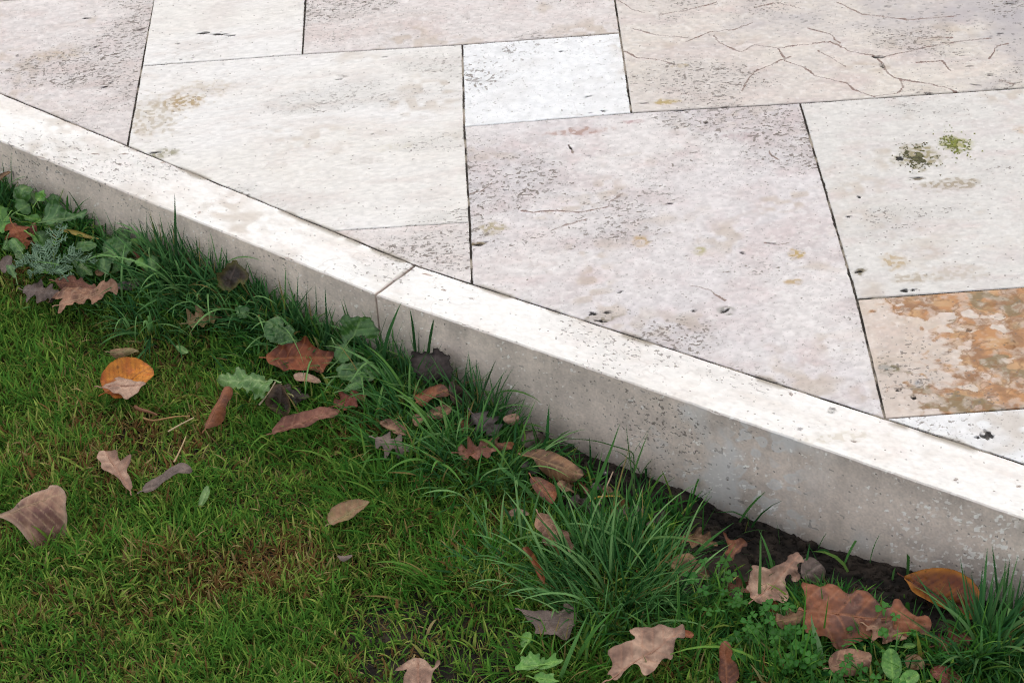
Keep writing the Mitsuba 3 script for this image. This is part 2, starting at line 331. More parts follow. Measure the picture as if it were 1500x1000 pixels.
# holes of the travertine large enough to see into: pixel, half length, half width (m), direction, depth
holes = [(127, 27, .008, .0032, -.2, .004), (139, 18, .004, .001, 1.0, .002), (152, 128, .0075, .0028, .25, .004), (163, 121, .004, .002, .5, .003), (300, 48, .010, .0034, .05, .004), (320, 50, .013, .0030, -.1, .004),
         (338, 52, .008, .0026, 0, .004), (205, 44, .010, .0035, .15, .002), (265, 87, .004, .002, 0, .002), (283, 84, .003, .0016, .4, .002), (261, 64, .003, .0022, 0, .003), (885, 162, .005, .0026, 0, .004),
         (822, 75, .004, .0022, .2, .003), (862, 141, .007, .002, .4, .0025), (866, 165, .004, .0015, 0, .002), (942, 152, .009, .0024, 0, .004), (1000, 162, .011, .0014, .05, .003), (140, 69, .004, .002, 0, .003), (25, 82, .003, .0025, 0, .003),
         (1287, 84, .009, .0045, -.2, .004), (1292, 97, .004, .007, .2, .003), (1343, 260, .009, .002, 0, .003), (1318, 232, .006, .006, 0, .004), (1258, 288, .003, .003, 0, .003), (1243, 317, .004, .0025, 0, .003), (1258, 397, .006, .004, .3, .003),
         (1325, 425, .005, .0045, 0, .004), (1338, 424, .004, .003, 0, .003), (1338, 582, .0035, .004, 0, .004), (1345, 562, .006, .0075, .1, .0017), (1446, 637, .0075, .0085, .2, .004), (1432, 640, .0035, .003, 0, .003), (1479, 506, .008, .010, .2, .0017), (1315, 571, .004, .004, 0, .003), (1419, 484, .0045, .003, 0, .003), (1388, 517, .007, .003, .4, .002),
         (835, 216, .002, .007, .35, .003), (862, 228, .005, .0018, 0, .002), (740, 278, .0035, .002, -.3, .003), (980, 298, .005, .002, .1, .003), (1035, 180, .003, .0025, 0, .003), (908, 427, .004, .0025, .6, .003), (868, 459, .006, .004, -.2, .003), (890, 457, .006, .0035, 0, .003), (1130, 356, .006, .0016, -.3, .003), (1087, 370, .004, .003, -.6, .003),
         (1062, 455, .007, .003, .5, .003), (1016, 455, .004, .003, .5, .003), (880, 470, .008, .003, -.4, .004), (700, 358, .009, .0035, .1, .003), (713, 354, .004, .002, .2, .002), (1480, 5, .01, .004, 0, .003), (1465, 50, .005, .0025, 0, .003), (1420, 98, .006, .0025, 0, .003), (1450, 110, .005, .004, 0, .003), (1360, 137, .006, .003, 0, .003), (1345, 136, .003, .002, 0, .003), (1430, 125, .008, .0016, -.4, .003), (1180, 32, .003, .002, 0, .003), (1300, 10, .006, .002, 0, .002),
         (497, 116, .006, .0018, .1, .002), (564, 83, .005, .0016, .1, .002), (545, 196, .003, .002, 0, .002), (227, 223, .010, .003, .1, .003), (241, 238, .005, .002, .3, .003),
         (625, 402, .007, .0018, -.45, .003), (650, 425, .004, .0018, -.4, .003), (1219, 601, .005, .0065, 0, .002), (1158, 577, .002, .004, .2, .003), (1172, 628, .003, .003, 0, .003), (1400, 702, .003, .0025, 0, .003), (182, 226, .004, .002, -.2, .002), (140, 226, .005, .0015, -.2, .002), (292, 312, .003, .002, 0, .002), (690, 437, .004, .0015, -.5, .002), (1250, 646, .004, .002, -.3, .002), (1492, 712, .003, .002, 0, .002)]
HOLES = [(J(h[0], h[1]), h) for h in holes]


def carve(mesh, region, top):
    m = to_man(mesh)
    hit = False
    for k, (c, h) in enumerate(HOLES):
        if region.contains(Point(c)):
            m -= blob([c[0], c[1], top + 0.15 * h[5]], h[2], h[3], h[5] * 1.15, h[4], k + 1)
            hit = True
    return m if hit else mesh


bedpoly = terrace.buffer(-0.002)
scene['patio'] = mikit.ply(trimesh.creation.extrude_polygon(bedpoly, 0.07, engine='earcut').apply_translation([0, 0, -0.0825]), 'mat_bed')
labels['patio'] = {'label': 'terrace of large pale travertine slabs laid in a staggered pattern with dark joints', 'kind': 'structure'}

slab_polys = []
slabs = [('white', [N(0, 0), N(1, 0), N(1, 1), N(0, 1)], 'bluish white square slab, the smallest whole one in view'),
         ('cream', [U(-2, -1), N(0, -1), N(0, 0), N(0, 1), N(-1, 1), N(-2, 1)], 'creamy white slab with a brown stain by its left edge'),
         ('pink', [U(-4, -1), U(-2, -1), N(-2, 1), [-0.4045, 2 * M], U(-4, 2)], 'pinkish grey slab with two dark pits in the far left corner'),
         ('cream', [N(-2, 1), N(-1, 1), U(-1, 3), U(-2, 3)], 'white slab with one long dark pit'),
         ('pink', [N(-1, 1), N(0, 1), N(1, 1), U(1, 4), U(-1, 4)], 'smooth pale pink slab at the far side'),
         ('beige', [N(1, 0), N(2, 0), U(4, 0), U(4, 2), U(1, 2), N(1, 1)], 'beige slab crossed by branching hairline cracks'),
         ('lilac', [U(0, -3), N(2, -3), N(2, -2), N(2, 0), N(1, 0), N(0, 0), N(0, -1)], 'large lilac grey slab freckled with small pits'),
         ('grey', [N(2, -2), U(4, -2), U(4, 0), N(2, 0)], 'greyish white slab with green moss in its pits'),
         ('rust', [N(2, -3), U(4, -3), U(4, -2) + [0, 0.001], N(2, -2) - [0, 0.0035]], 'slab stained orange and ochre with rust'),
         ('white', [U(2, -5), U(4, -5), U(4, -3), N(2, -3)], 'white slab cut to a wedge along the kerb'),
         ('pink', [U(-2, -3), U(0, -3), N(0, -1), U(-2, -1)], 'small pinkish wedge cut off by the kerb')]
taken = {(x, y) for x0, x1, y0, y1 in [(0, 1, 0, 1), (-2, 0, -1, 1), (-4, -2, -1, 2), (-2, -1, 1, 3), (-1, 1, 1, 4), (1, 4, 0, 2), (0, 2, -3, 0), (2, 4, -2, 0), (2, 4, -3, -2), (2, 4, -5, -3), (-2, 0, -3, -1)] for x in range(x0, x1) for y in range(y0, y1)}
rs = random.Random(11)
for y in range(-9, 10):                                     # the rest of the terrace, past the frame
    for x in range(-10, 11):
        if (x, y) in taken:
            continue
        opts = [(3, 2), (2, 3), (2, 2), (2, 1), (1, 2), (1, 1)]
        rs.shuffle(opts)
        opts.sort(key=lambda o: -(o[0] * o[1] > 1) * rs.random())
        for w, h in opts + [(1, 1)]:
            cells = {(x + i, y + j) for i in range(w) for j in range(h)}
            if not cells & taken:
                break
        taken |= cells
        slabs.append((rs.choice(['cream', 'pink', 'grey', 'pink', 'white']), [U(x, y), U(x + w, y), U(x + w, y + h), U(x, y + h)], None))
for k, (m, ring, lab) in enumerate(slabs):
    ring = np.array([np.asarray(r, float) for r in ring])
    # joints: upright ones open about 3 mm, level ones nearly closed
    poly = Polygon(ring)
    c = np.array(poly.centroid.coords[0])
    sx, sy = ring[:, 0].max() - ring[:, 0].min(), ring[:, 1].max() - ring[:, 1].min()
    poly = Polygon(c + (ring - c) * [1 - 0.0015 / sx, 1 - 0.0010 / sy]).intersection(terrace)
    if poly.is_empty or poly.geom_type != 'Polygon' or poly.area < 2e-4:
        continue
    slab_polys.append(poly.buffer(-0.0006))
    top = (rs.random() - 0.5) * 0.0012
    v, nrm = outline_wobble(poly, seed=k, step=0.004 if lab else 0.03)
    mesh = slab_solid(v, nrm, top, 0.012)
    if lab:
        mesh = carve(mesh, poly.buffer(0.002), top)
    key = part('patio', 'slab', mesh, 'mat_slab_' + m, smooth=False)
    if lab:
        labels[key] = {'label': lab}

from shapely import union_all
gaps = terrace.buffer(0.0012).difference(union_all(slab_polys))
gaps = [g_ for g_ in getattr(gaps, 'geoms', [gaps]) if g_.area > 1e-6]
part('patio', 'joint_filler', trimesh.util.concatenate([trimesh.creation.extrude_polygon(g_, 0.009, engine='earcut') for g_ in gaps]).apply_translation([0, 0, -0.0105]), 'mat_bed')

# ------------------------------------------------------------------ kerb
scene['kerb'] = mikit.ply(trimesh.creation.extrude_polygon(Polygon(np.vstack([kerb_inner + [-0.004, -0.006], (kerb_outer + [0.006, 0.008])[::-1]])), 0.12, engine='earcut').apply_translation([0, 0, -0.285]), 'mat_bed')
labels['kerb'] = {'label': 'low kerb of sawn travertine stones between the terrace and the lawn', 'kind': 'structure'}


def kerb_stone(i0, i1, o0, o1, lab, seed):
    poly = Polygon([i0, o0, o1, i1])
    v, nrm = outline_wobble(poly, seed=40 + seed, amp=0.0011, step=0.008)
    mesh = slab_solid(v, nrm, 0.0004 * (seed % 2), 0.16, ch=0.0014)
    mesh = carve(mesh, poly, 0.0)
    if isinstance(mesh, trimesh.Trimesh):
        mesh = to_man(mesh)
    # a chipped arris
    for t, s in ((0.115, .010), (0.42, .012), (0.27, .005), (0.66, .006), (0.86, .008)):
        c = np.array(o0) + (np.array(o1) - np.array(o0)) * t
        d = np.array(o1) - np.array(o0)
        mesh -= blob([c[0], c[1], 0.0012], s, 0.0026, 0.0030, math.atan2(d[1], d[0]), 3 + seed + int(t * 50))
    key = part('kerb', 'stone', mesh, 'mat_kerb', smooth=False)
    if lab:
        labels[key] = {'label': lab}


g = 0.0009
kerb_stone(kj_in + dirL * 0.90, kj_in + dirL * g, kj_out + oL * 0.90, kj_out + oL * g, 'left kerb stone with the brightest top', 1)
kerb_stone(kj_in + dirR * g, kj_in + dirR * 1.0, kj_out + oR * g, kj_out + oR * 1.0, 'right kerb stone with a blotchy grey face', 2)
for a, b, dI, dO in ((0.904, 1.9, dirL, oL), (1.004, 2.0, dirR, oR)):
    kerb_stone(kj_in + dI * a, kj_in + dI * b, kj_out + dO * a, kj_out + dO * b, None, 3)

# ------------------------------------------------------------------ ground
nL, nR = np.array([-oL[1], oL[0]]), np.array([oR[1], -oR[0]])


def dist_kerb(xy):                      # metres out from the kerb face, on the lawn side
    xy = np.atleast_2d(xy)
    rel = xy - kj_out
    dl, d_r = np.abs(rel @ np.array([oL[1], -oL[0]])), np.abs(rel @ np.array([oR[1], -oR[0]]))
    left = rel @ (oL - oR) > 0
    return np.where(left, dl, d_r)


def ground_z(xy):
    xy = np.atleast_2d(xy)
    q = np.c_[xy, np.zeros(len(xy))]
    d = dist_kerb(xy)
    z = -0.106 + 0.012 * (meshkit.noise(q * 7, 3) - 0.5) + 0.007 * (meshkit.noise(q * 32, 5) - 0.5)
    dip = np.exp(-(d / 0.055) ** 2) * np.clip((xy[:, 0] + 0.02) / 0.2, 0, 1)
    bare = np.exp(-(d / 0.07) ** 2)
    bank = np.exp(-(d / 0.085) ** 2) * np.clip((0.02 - xy[:, 0]) / 0.25, 0, 1)
    z = z - 0.015 * dip + 0.024 * bank + bare * 0.006 * (meshkit.fbm(q * 120, 3, 8) - 0.5)
    return z


far = np.r_[1.3, 1.6, 2.2, 3.5, 6, 12, 40]
gx = np.r_[-far[::-1] - 0.05, np.arange(-1.25, 1.2001, 0.005), far - 0.05]
gy = np.r_[-far[::-1] - 0.3, np.arange(-1.45, 0.5001, 0.005), far]
XX, YY = np.meshgrid(gx, gy)
gv = np.c_[XX.ravel(), YY.ravel()]
gz = ground_z(gv)
behind = contains_xy(Polygon(np.vstack([kerb_inner, [[2.6, -1.7], [2.6, 2.6], [-2.6, 2.6]]])), gv[:, 0], gv[:, 1])
gz = np.where(behind, -0.125, gz)
nx = len(gx)
ii = (np.arange(len(gy) - 1)[:, None] * nx + np.arange(nx - 1)).ravel()
scene['ground'] = mikit.ply((np.c_[gv, gz], np.c_[ii, ii + 1, ii + nx + 1, ii + nx]), 'mat_soil', smooth=True)
labels['ground'] = {'label': 'dark crumbly soil under the lawn, bare along the foot of the kerb', 'kind': 'structure'}


def lawn_pt(px, lift=0.0):
    p = G(px, -0.105)
    for _ in range(3):
        p = G(px, float(ground_z(p[:2])[0]) + lift)
    return p


# soil crumbs along the foot of the kerb
ico = trimesh.creation.icosphere(subdivisions=0)
n = 2600
tt = rng.uniform(-0.05, 0.95, n)
dd = np.abs(rng.normal(0, 0.035, n)) + 0.002
cxy = kj_out + oR * tt[:, None] + np.array([oR[1], -oR[0]]) * dd[:, None]
if dist_kerb(cxy[:1])[0] is not None and (cxy[0] - kj_out) @ np.array([0, 1]) > 0.3:
    cxy = kj_out + oR * tt[:, None] - np.array([oR[1], -oR[0]]) * dd[:, None]
r = rng.gamma(2.0, 0.0007, n) + 0.0005
V = ico.vertices[None] * (r[:, None, None] * rng.uniform(0.6, 1.3, (n, len(ico.vertices), 1))) + np.c_[cxy, ground_z(cxy) + r * 0.25][:, None]
F = ico.faces[None] + (np.arange(n) * len(ico.vertices))[:, None, None]
scene['soil_crumbs'] = mikit.ply((V.reshape(-1, 3), F.reshape(-1, 3)), 'mat_soil')
labels['soil_crumbs'] = {'label': 'loose dark crumbs of earth along the foot of the kerb', 'category': 'soil', 'kind': 'stuff'}

# ------------------------------------------------------------------ leaves
def chaikin(p, k=2):
    for _ in range(k):
        q = np.roll(p, -1, 0)
        p = np.stack([0.75 * p + 0.25 * q, 0.25 * p + 0.75 * q], 1).reshape(-1, 2)
    return p


LEAF_PTS = []
lawn_side = Polygon(np.vstack([kerb_outer, [[2.6, -3], [-2.6, -3], [-2.6, 1.6]]]))
PAL = {  # main, second, vein
    'pink': ((0.2668, 0.1387, 0.0886), (0.1249, 0.0604, 0.0402), (0.3409, 0.2064, 0.1342)),
    'pale': ((0.4301, 0.2801, 0.2026), (0.2173, 0.1281, 0.0935), (0.3379, 0.1867, 0.1296)),
    'rose': ((0.1987, 0.0806, 0.0547), (0.1237, 0.0457, 0.0316), (0.2429, 0.1142, 0.073)),
    'rust': ((0.2125, 0.0578, 0.0221), (0.1088, 0.0286, 0.0136), (0.2805, 0.102, 0.0425)),
    'redbrown': ((0.2, 0.055, 0.035), (0.12, 0.04, 0.03), (0.3, 0.11, 0.08)),
    'orange': ((0.5, 0.184, 0.022), (0.36, 0.092, 0.015), (0.28, 0.092, 0.02)),
    'amber': ((0.1292, 0.0341, 0.015), (0.204, 0.0651, 0.0105), (0.0748, 0.0217, 0.0165)),
    'copper': ((0.2116, 0.0734, 0.0336), (0.1185, 0.0526, 0.0381), (0.2624, 0.1082, 0.0559)),
    'tan': ((0.2257, 0.1188, 0.0635), (0.1025, 0.0532, 0.0301), (0.2873, 0.1767, 0.0964)),
    'tanrose': ((0.323, 0.1874, 0.129), (0.1534, 0.0727, 0.0593), (0.3715, 0.2448, 0.1603)),
    'greybrown': ((0.15, 0.1087, 0.0938), (0.105, 0.075, 0.0638), (0.1875, 0.1425, 0.1237)),
    'dark': ((0.04, 0.026, 0.021), (0.024, 0.017, 0.014), (0.07, 0.05, 0.04)),
    'slate': ((0.096, 0.076, 0.072), (0.044, 0.036, 0.036), (0.12, 0.088, 0.088)),
    'olive': ((0.176, 0.132, 0.056), (0.224, 0.128, 0.072), (0.24, 0.192, 0.096)),
    'green': ((0.0429, 0.1217, 0.024), (0.0285, 0.0869, 0.016), (0.1143, 0.2173, 0.0586)),
    'teal': ((0.0572, 0.1434, 0.04), (0.0381, 0.1044, 0.0266), (0.1428, 0.2434, 0.0852)),
    'mint': ((0.1334, 0.2437, 0.0687), (0.0821, 0.1781, 0.0448), (0.2463, 0.3562, 0.1434)),
    'bright': ((0.0821, 0.2249, 0.0302), (0.0527, 0.1607, 0.0226), (0.1759, 0.3427, 0.0679)),
    'yellow': ((0.38, 0.27, 0.05), (0.26, 0.17, 0.04), (0.42, 0.33, 0.1)),
}


def leaf_mesh(px, mid, tilt=0, lift=0.014, pal='pink', ripple=0.004, cup=0.0, bend=0.0, fold=0.0, veins=7, smooth=1, thick=0.0005, step=0.0013, toward=None, seed=0, base=None, rim=None, notch=0.0):
    """An outline on a plane that rises from the ground at its lowest point; returns (mesh, colours, stalk mesh)."""
    px = np.asarray(px, float)
    low = px[px[:, 1].argmax()]
    o = lawn_pt(low, lift) if base is None else np.asarray(base, float)
    h = np.array([-0.25, -0.97, 0.0]) if toward is None else np.array([*toward, 0.0])
    h = h / np.linalg.norm(h)
    t = math.radians(tilt)
    nrm = np.array([0, 0, 1]) * math.cos(t) + h * math.sin(t)
    W = GP(px, o, nrm)
    m = GP(np.asarray(mid, float), o, nrm)
    c = W.mean(0)
    eu = m[1] - m[0]; eu /= np.linalg.norm(eu)
    ev = np.cross(nrm, eu)
    P2 = np.c_[(W - c) @ eu, (W - c) @ ev]
    P2 = chaikin(P2, smooth)
    pol = Polygon(P2).buffer(0)
    if pol.geom_type != 'Polygon':
        pol = max(pol.geoms, key=lambda a: a.area)
    L = pol.exterior.length
    nb = max(24, int(L / step))
    B = np.array([pol.exterior.interpolate(L * i / nb).coords[0] for i in range(nb)])
    if notch:
        e = np.roll(B, -1, 0) - np.roll(B, 1, 0); e /= np.linalg.norm(e, axis=1, keepdims=True) + 1e-9
        B = B + np.c_[-e[:, 1], e[:, 0]] * (notch * (meshkit.noise(np.c_[B * 300, np.full(nb, seed)]) - 0.5))[:, None]
        pol = Polygon(B).buffer(0)
        if pol.geom_type != 'Polygon':
            pol = max(pol.geoms, key=lambda a: a.area)
        B = np.array(pol.exterior.coords)[:-1]
        nb = len(B)
    x0, y0, x1, y1 = pol.bounds
    gx_, gy_ = np.meshgrid(np.arange(x0, x1, step), np.arange(y0, y1, step))
    I = np.c_[gx_.ravel(), gy_.ravel()] + rng.uniform(-0.25, 0.25, (gx_.size, 2)) * step
    inner = pol.buffer(-0.6 * step)
    I = I[contains_xy(inner, I[:, 0], I[:, 1])] if not inner.is_empty else I[:0]
    Q = np.vstack([B, I])
    tri = Delaunay(Q).simplices
    cc = Q[tri].mean(1)
    tri = tri[contains_xy(pol, cc[:, 0], cc[:, 1])]
    a = cross2(Q[tri[:, 1]] - Q[tri[:, 0]], Q[tri[:, 2]] - Q[tri[:, 0]])
    tri = np.where((a < 0)[:, None], tri[:, ::-1], tri)[np.abs(a) > 1e-12]
    u, v = Q[:, 0], Q[:, 1]
    hl, hw = max(1e-3, (x1 - x0) / 2), max(1e-3, (y1 - y0) / 2)
    mv = (m[0] - c) @ ev
    s = np.array([seed * 3.71, seed * 1.93, 0.5])
    q = np.c_[u * 45, v * 45, np.zeros(len(u))] + s
    z = ripple * (3.8 * (meshkit.fbm(q, 3) - 0.5) + 0.7 * (meshkit.fbm(q * 3.1, 2, 5) - 0.5)) + 2.4 * cup * hw * ((v - mv) / hw) ** 2 + bend * hl * (u / hl) ** 2 + fold * np.abs(v - mv) + hl * (0.16 * math.sin(seed * 2.3)) * (u / hl) ** 3 + hw * 0.14 * math.sin(seed * 4.1) * (v / hw) ** 3
    de0 = cKDTree(B).query(Q)[0]
    z = z + 0.0045 * np.exp(-(de0 / 0.0045) ** 1.5) * (meshkit.noise(np.c_[u * 55, v * 55, u * 0 + 3] + s) - 0.35) * (1 if tilt < 50 else 0.6)
    phase = ((u - x0) - 0.65 * np.abs(v - mv)) / (x1 - x0) * veins
    side = np.exp(-((phase - np.round(phase)) / 0.075) ** 2)
    midv = np.exp(-((v - mv) / 0.0011) ** 2)
    z = z - 0.0009 * midv - 0.0008 * side
    z -= (z[:nb].min() if tilt < 20 else z[:nb].mean()) * 0.6
    pos = c + u[:, None] * eu + v[:, None] * ev + z[:, None] * nrm
    # smooth normals for the thickness
    k = np.array(PAL[pal])
    f1 = meshkit.fbm(np.c_[u * 70, v * 70, np.zeros(len(u))] + s * 2, 3)
    col = k[0] + (k[1] - k[0]) * np.clip((f1 - 0.36) / 0.26, 0, 1)[:, None]
    col = col * (0.66 + 0.62 * meshkit.noise(np.c_[u * 420, v * 420, np.zeros(len(u))] + s))[:, None] * (0.8 + 0.4 * meshkit.fbm(np.c_[u * 28, v * 28, np.ones(len(u))] + s, 2))[:, None]
    col = col + (k[2] - col) * (0.95 * np.maximum(midv, 0.8 * side))[:, None]
    if rim is not None:
        de = cKDTree(B).query(Q)[0]
        col = col + (np.array(rim) - col) * (np.exp(-(de / 0.0035) ** 2) * (0.4 + 0.6 * meshkit.noise(np.c_[u * 150, v * 150, u * 0])))[:, None]
    de = cKDTree(B).query(Q)[0]
    col = col * (1 - 0.40 * np.exp(-(de / 0.0016) ** 2) * meshkit.noise(np.c_[u * 90, v * 90, u * 0 + 7]))[:, None]   # browned margin
    # dark specks of decay
    sp = meshkit.noise(np.c_[u * 260, v * 260, np.ones(len(u))] + s)
    col = col * (1 - 0.55 * np.clip((sp - 0.80) / 0.08, 0, 1))[:, None]
    n_ = len(Q)
    i, j = np.arange(nb), (np.arange(nb) + 1) % nb
    Ff = np.vstack([tri, tri[:, ::-1] + n_, np.c_[i, i + n_, j + n_], np.c_[i, j + n_, j]])
    # a leaf leans on the stone, it does not pass into it
    for _ in range(40):
        ins = ~contains_xy(lawn_side, pos[:, 0], pos[:, 1])
        if not ins.any():
            break
        pos = pos + (CAM - c) / np.linalg.norm(CAM - c) * 0.0012
    LEAF_PTS.append(pos)
    Vv = np.vstack([pos, pos - nrm * thick])
    return (Vv, Ff), np.vstack([col, col * 0.9]), (pos, c, eu, ev, nrm, u, v, mv, k)


def tube(path, r0, r1, seg=6, sub=4):
    path = np.asarray(path, float)
    if len(path) > 2:
        t = np.linspace(0, 1, len(path)); tn = np.linspace(0, 1, len(path) * sub)
        from scipy.interpolate import CubicSpline
        path = CubicSpline(t, path)(tn)
    rr = np.linspace(r0, r1, len(path))
    d = np.gradient(path, axis=0); d /= np.linalg.norm(d, axis=1, keepdims=True)
    a = np.cross(d, [0.3, 0.2, 0.93]); a /= np.linalg.norm(a, axis=1, keepdims=True)
    b = np.cross(d, a)
    th = np.arange(seg) / seg * 2 * np.pi
    V = path[:, None] + rr[:, None, None] * (np.cos(th)[None, :, None] * a[:, None] + np.sin(th)[None, :, None] * b[:, None])
    V = V.reshape(-1, 3); n_ = len(path)
    F = []
    for i in range(n_ - 1):
        for k in range(seg):
            k2 = (k + 1) % seg
            F += [[i * seg + k, i * seg + k2, (i + 1) * seg + k2], [i * seg + k, (i + 1) * seg + k2, (i + 1) * seg + k]]
    V = np.vstack([V, path[:1], path[-1:]])
    for k in range(seg):
        F += [[n_ * seg, (k + 1) % seg, k], [n_ * seg + 1, (n_ - 1) * seg + k, (n_ - 1) * seg + (k + 1) % seg]]
    return V, np.array(F)


def solid_col(V, c, seed=0, amp=0.35):
    return np.array(c) * (1 - amp / 2 + amp * meshkit.noise(V * 300 + seed))[:, None]


def leaf_stalk(info, length=0.012, r=0.0008):
    pos, c, eu, ev, nrm, u, v, mv, k = info
    on = np.abs(v - mv) < 0.0022
    if on.sum() < 3:
        on = np.abs(v - mv) < 0.006
    uu = u[on]
    a, b = uu.min(), uu.max()
    pts = []
    for t in np.linspace(a, a + (b - a) * 0.85, 9):
        i = np.argmin((u - t) ** 2 + (v - mv) ** 2)
        pts.append(pos[i] + nrm * 0.0002)
    e = pts[0] - eu * length - np.array([0, 0, 0.1 * length]) + ev * length * 0.2
    return tube([e, (e + pts[0]) / 2 + nrm * 0.0008] + pts[::2], r, 0.00025), k[2]


def C(x0, y0, s, *pts):
    return [(x0 + a / s, y0 + b / s) for a, b in pts]


def leaf(name, label, cat, px, mid, stalk=0.012, group=None, mat='mat_leaf', into=None, pname=None, **kw):
    seed = len(LEAF_PTS) + 1
    mesh, col, info = leaf_mesh(px, mid, seed=seed, **kw)
    if into is None:
        k = thing(name, label, cat, group)
        if stalk is None:
            del labels[k]
            k = numbered(name)
            scene[k] = mikit.ply(mesh, mat, smooth=True, color=col)
            labels[k] = {'label': label, 'category': cat, **({'group': group} if group else {})}
            return k
        part(k, 'blade', mesh, mat, smooth=True, color=col)
    else:
        k = into
        part(k, pname or 'leaf', mesh, mat, smooth=True, color=col)
    if stalk:
        (sv, sf), sc = leaf_stalk(info, stalk)
        part(k, 'stalk', (sv, sf), mat, smooth=True, color=solid_col(sv, sc, seed))
    return k


A = lambda *p: C(40, 380, 7.5, *p)
B2 = lambda *p: C(0, 450, 3.3333, *p)
Bq = lambda *p: C(280, 480, 5.883, *p)
Dq = lambda *p: C(590, 490, 5.555, *p)
E4 = lambda *p: C(550, 500, 3.3333, *p)
F7 = lambda *p: C(730, 640, 4.76, *p)
H5 = lambda *p: C(0, 700, 3.3333, *p)
I6 = lambda *p: C(400, 700, 3.3333, *p)
K7 = lambda *p: C(740, 860, 5.0, *p)
L5 = lambda *p: C(960, 760, 5.555, *p)
M6 = lambda *p: C(1160, 820, 5.0, *p)
N8 = lambda *p: C(0, 240, 5.554, *p)
R7 = lambda *p: C(750, 700, 3.3333, *p)
K3 = lambda *p: C(300, 350, 3.3333, *p)

leaf('oak_leaf', 'pinkish brown lobed oak leaf in front of a redder one, upper left of the lawn', 'leaf',
     A((190, 385), (330, 385), (400, 365), (470, 345), (545, 350), (620, 375), (700, 385), (740, 430), (800, 420), (830, 310), (890, 330), (905, 390), (980, 370), (1045, 410), (1050, 470), (1010, 500), (960, 450), (900, 470), (850, 520), (790, 570), (740, 600), (740, 545), (700, 520), (660, 580), (600, 575), (560, 560), (540, 610), (500, 625), (470, 610), (450, 680), (410, 710), (365, 690), (385, 610), (430, 540), (420, 520), (350, 550), (330, 510), (260, 510), (220, 450)),
     A((400, 600), (980, 420)), pal='pink', lift=0.024, tilt=14, ripple=0.006, cup=-0.12, stalk=0.008)
leaf('oak_leaf', 'reddish oak leaf tucked behind the pinkish one, upper left of the lawn', 'leaf',
     A((310, 240), (380, 200), (430, 205), (480, 160), (530, 190), (545, 240), (600, 190), (620, 240), (690, 270), (730, 235), (750, 290), (785, 320), (790, 370), (640, 390), (560, 360), (480, 360), (380, 340), (330, 290)),
     A((330, 260), (760, 320)), pal='rose', lift=0.030, tilt=20, ripple=0.004, cup=-0.1, stalk=0.008)
leaf('leaf_fragment', 'small brown leaf fragment between weeds above the pinkish oak leaf', 'leaf', A((740, 130), (790, 90), (850, 50), (880, 90), (850, 140), (800, 180), (750, 170)), A((750, 170), (870, 70)), pal='tan', tilt=30, lift=0.03, stalk=None)
leaf('oak_leaf', 'dark blue grey rotting leaf beside the pinkish oak leaf', 'leaf', A((930, 320), (1000, 270), (1120, 260), (1260, 250), (1230, 310), (1120, 340), (1000, 350)), A((940, 320), (1250, 260)), pal='slate', lift=0.02, tilt=15, stalk=0.006)
leaf('curled_leaf', 'rust red leaf standing upright among the weeds at the left edge', 'leaf', N8((230, 490), (290, 480), (330, 580), (320, 650), (280, 670), (240, 640)), N8((270, 660), (260, 490)), pal='redbrown', tilt=65, lift=0.02, cup=0.3, stalk=0.006)
leaf('curled_leaf', 'narrow red brown leaf strip right of the broad weed leaves', 'leaf', N8((1065, 690), (1100, 700), (1150, 760), (1190, 840), (1210, 900), (1170, 890), (1130, 810), (1085, 750)), N8((1190, 890), (1080, 700)), pal='redbrown', tilt=35, lift=0.02, cup=0.3, stalk=None)
leaf('yellowed_leaf', 'yellow brown strap leaf lying across the dark hollow by the kerb', 'leaf', N8((470, 525), (560, 530), (650, 550), (750, 590), (820, 610), (740, 612), (640, 590), (540, 560), (480, 545)), N8((475, 535), (800, 605)), pal='yellow', tilt=45, lift=0.03, veins=1, ripple=0.001, stalk=None)
leaf('beech_leaf', 'bright orange oval beech leaf under a small pinkish oak leaf', 'leaf', B2((500, 400), (495, 365), (530, 325), (590, 290), (650, 268), (710, 268), (750, 300), (755, 340), (735, 375), (690, 400), (690, 430), (640, 460), (570, 470), (545, 440), (520, 430)), B2((510, 430), (745, 290)), pal='orange', lift=0.020, tilt=12, ripple=0.003, cup=0.12, veins=11, stalk=0.008)
leaf('oak_leaf', 'small pinkish oak leaf lying on top of the orange beech leaf', 'leaf', B2((552, 345), (575, 330), (610, 348), (640, 355), (660, 375), (700, 375), (725, 395), (690, 405), (680, 430), (640, 450), (610, 455), (590, 430), (560, 430), (535, 410), (520, 405), (505, 400), (500, 385), (540, 375), (575, 365)), B2((510, 392), (715, 394)), pal='pale', lift=0.027, tilt=12, ripple=0.002, cup=-0.1, stalk=0.010)
leaf('curled_leaf', 'small curled brown leaf just above the orange beech leaf', 'leaf', B2((555, 200), (600, 185), (640, 195), (685, 212), (650, 225), (600, 240), (560, 245), (535, 230)), B2((545, 225), (680, 212)), pal='olive', lift=0.02, tilt=30, cup=-0.5, stalk=0.005)
leaf('leaf_fragment', 'little pale green leaf right of the orange beech leaf', 'leaf', B2((855, 195), (880, 180), (905, 195), (925, 215), (905, 230), (870, 220)), B2((858, 195), (920, 222)), pal='mint', lift=0.018, tilt=20, stalk=None)
leaf('oak_leaf', 'small spiky pale oak leaf alone on the short lawn', 'leaf', B2((470, 745), (500, 710), (545, 720), (575, 705), (580, 745), (595, 760), (625, 735), (650, 730), (640, 770), (615, 795), (630, 820), (650, 870), (640, 895), (610, 885), (585, 840), (545, 810), (510, 800), (490, 780), (500, 765)), B2((630, 885), (530, 730)), pal='pale', lift=0.020, tilt=10, smooth=1, ripple=0.003, stalk=0.006)
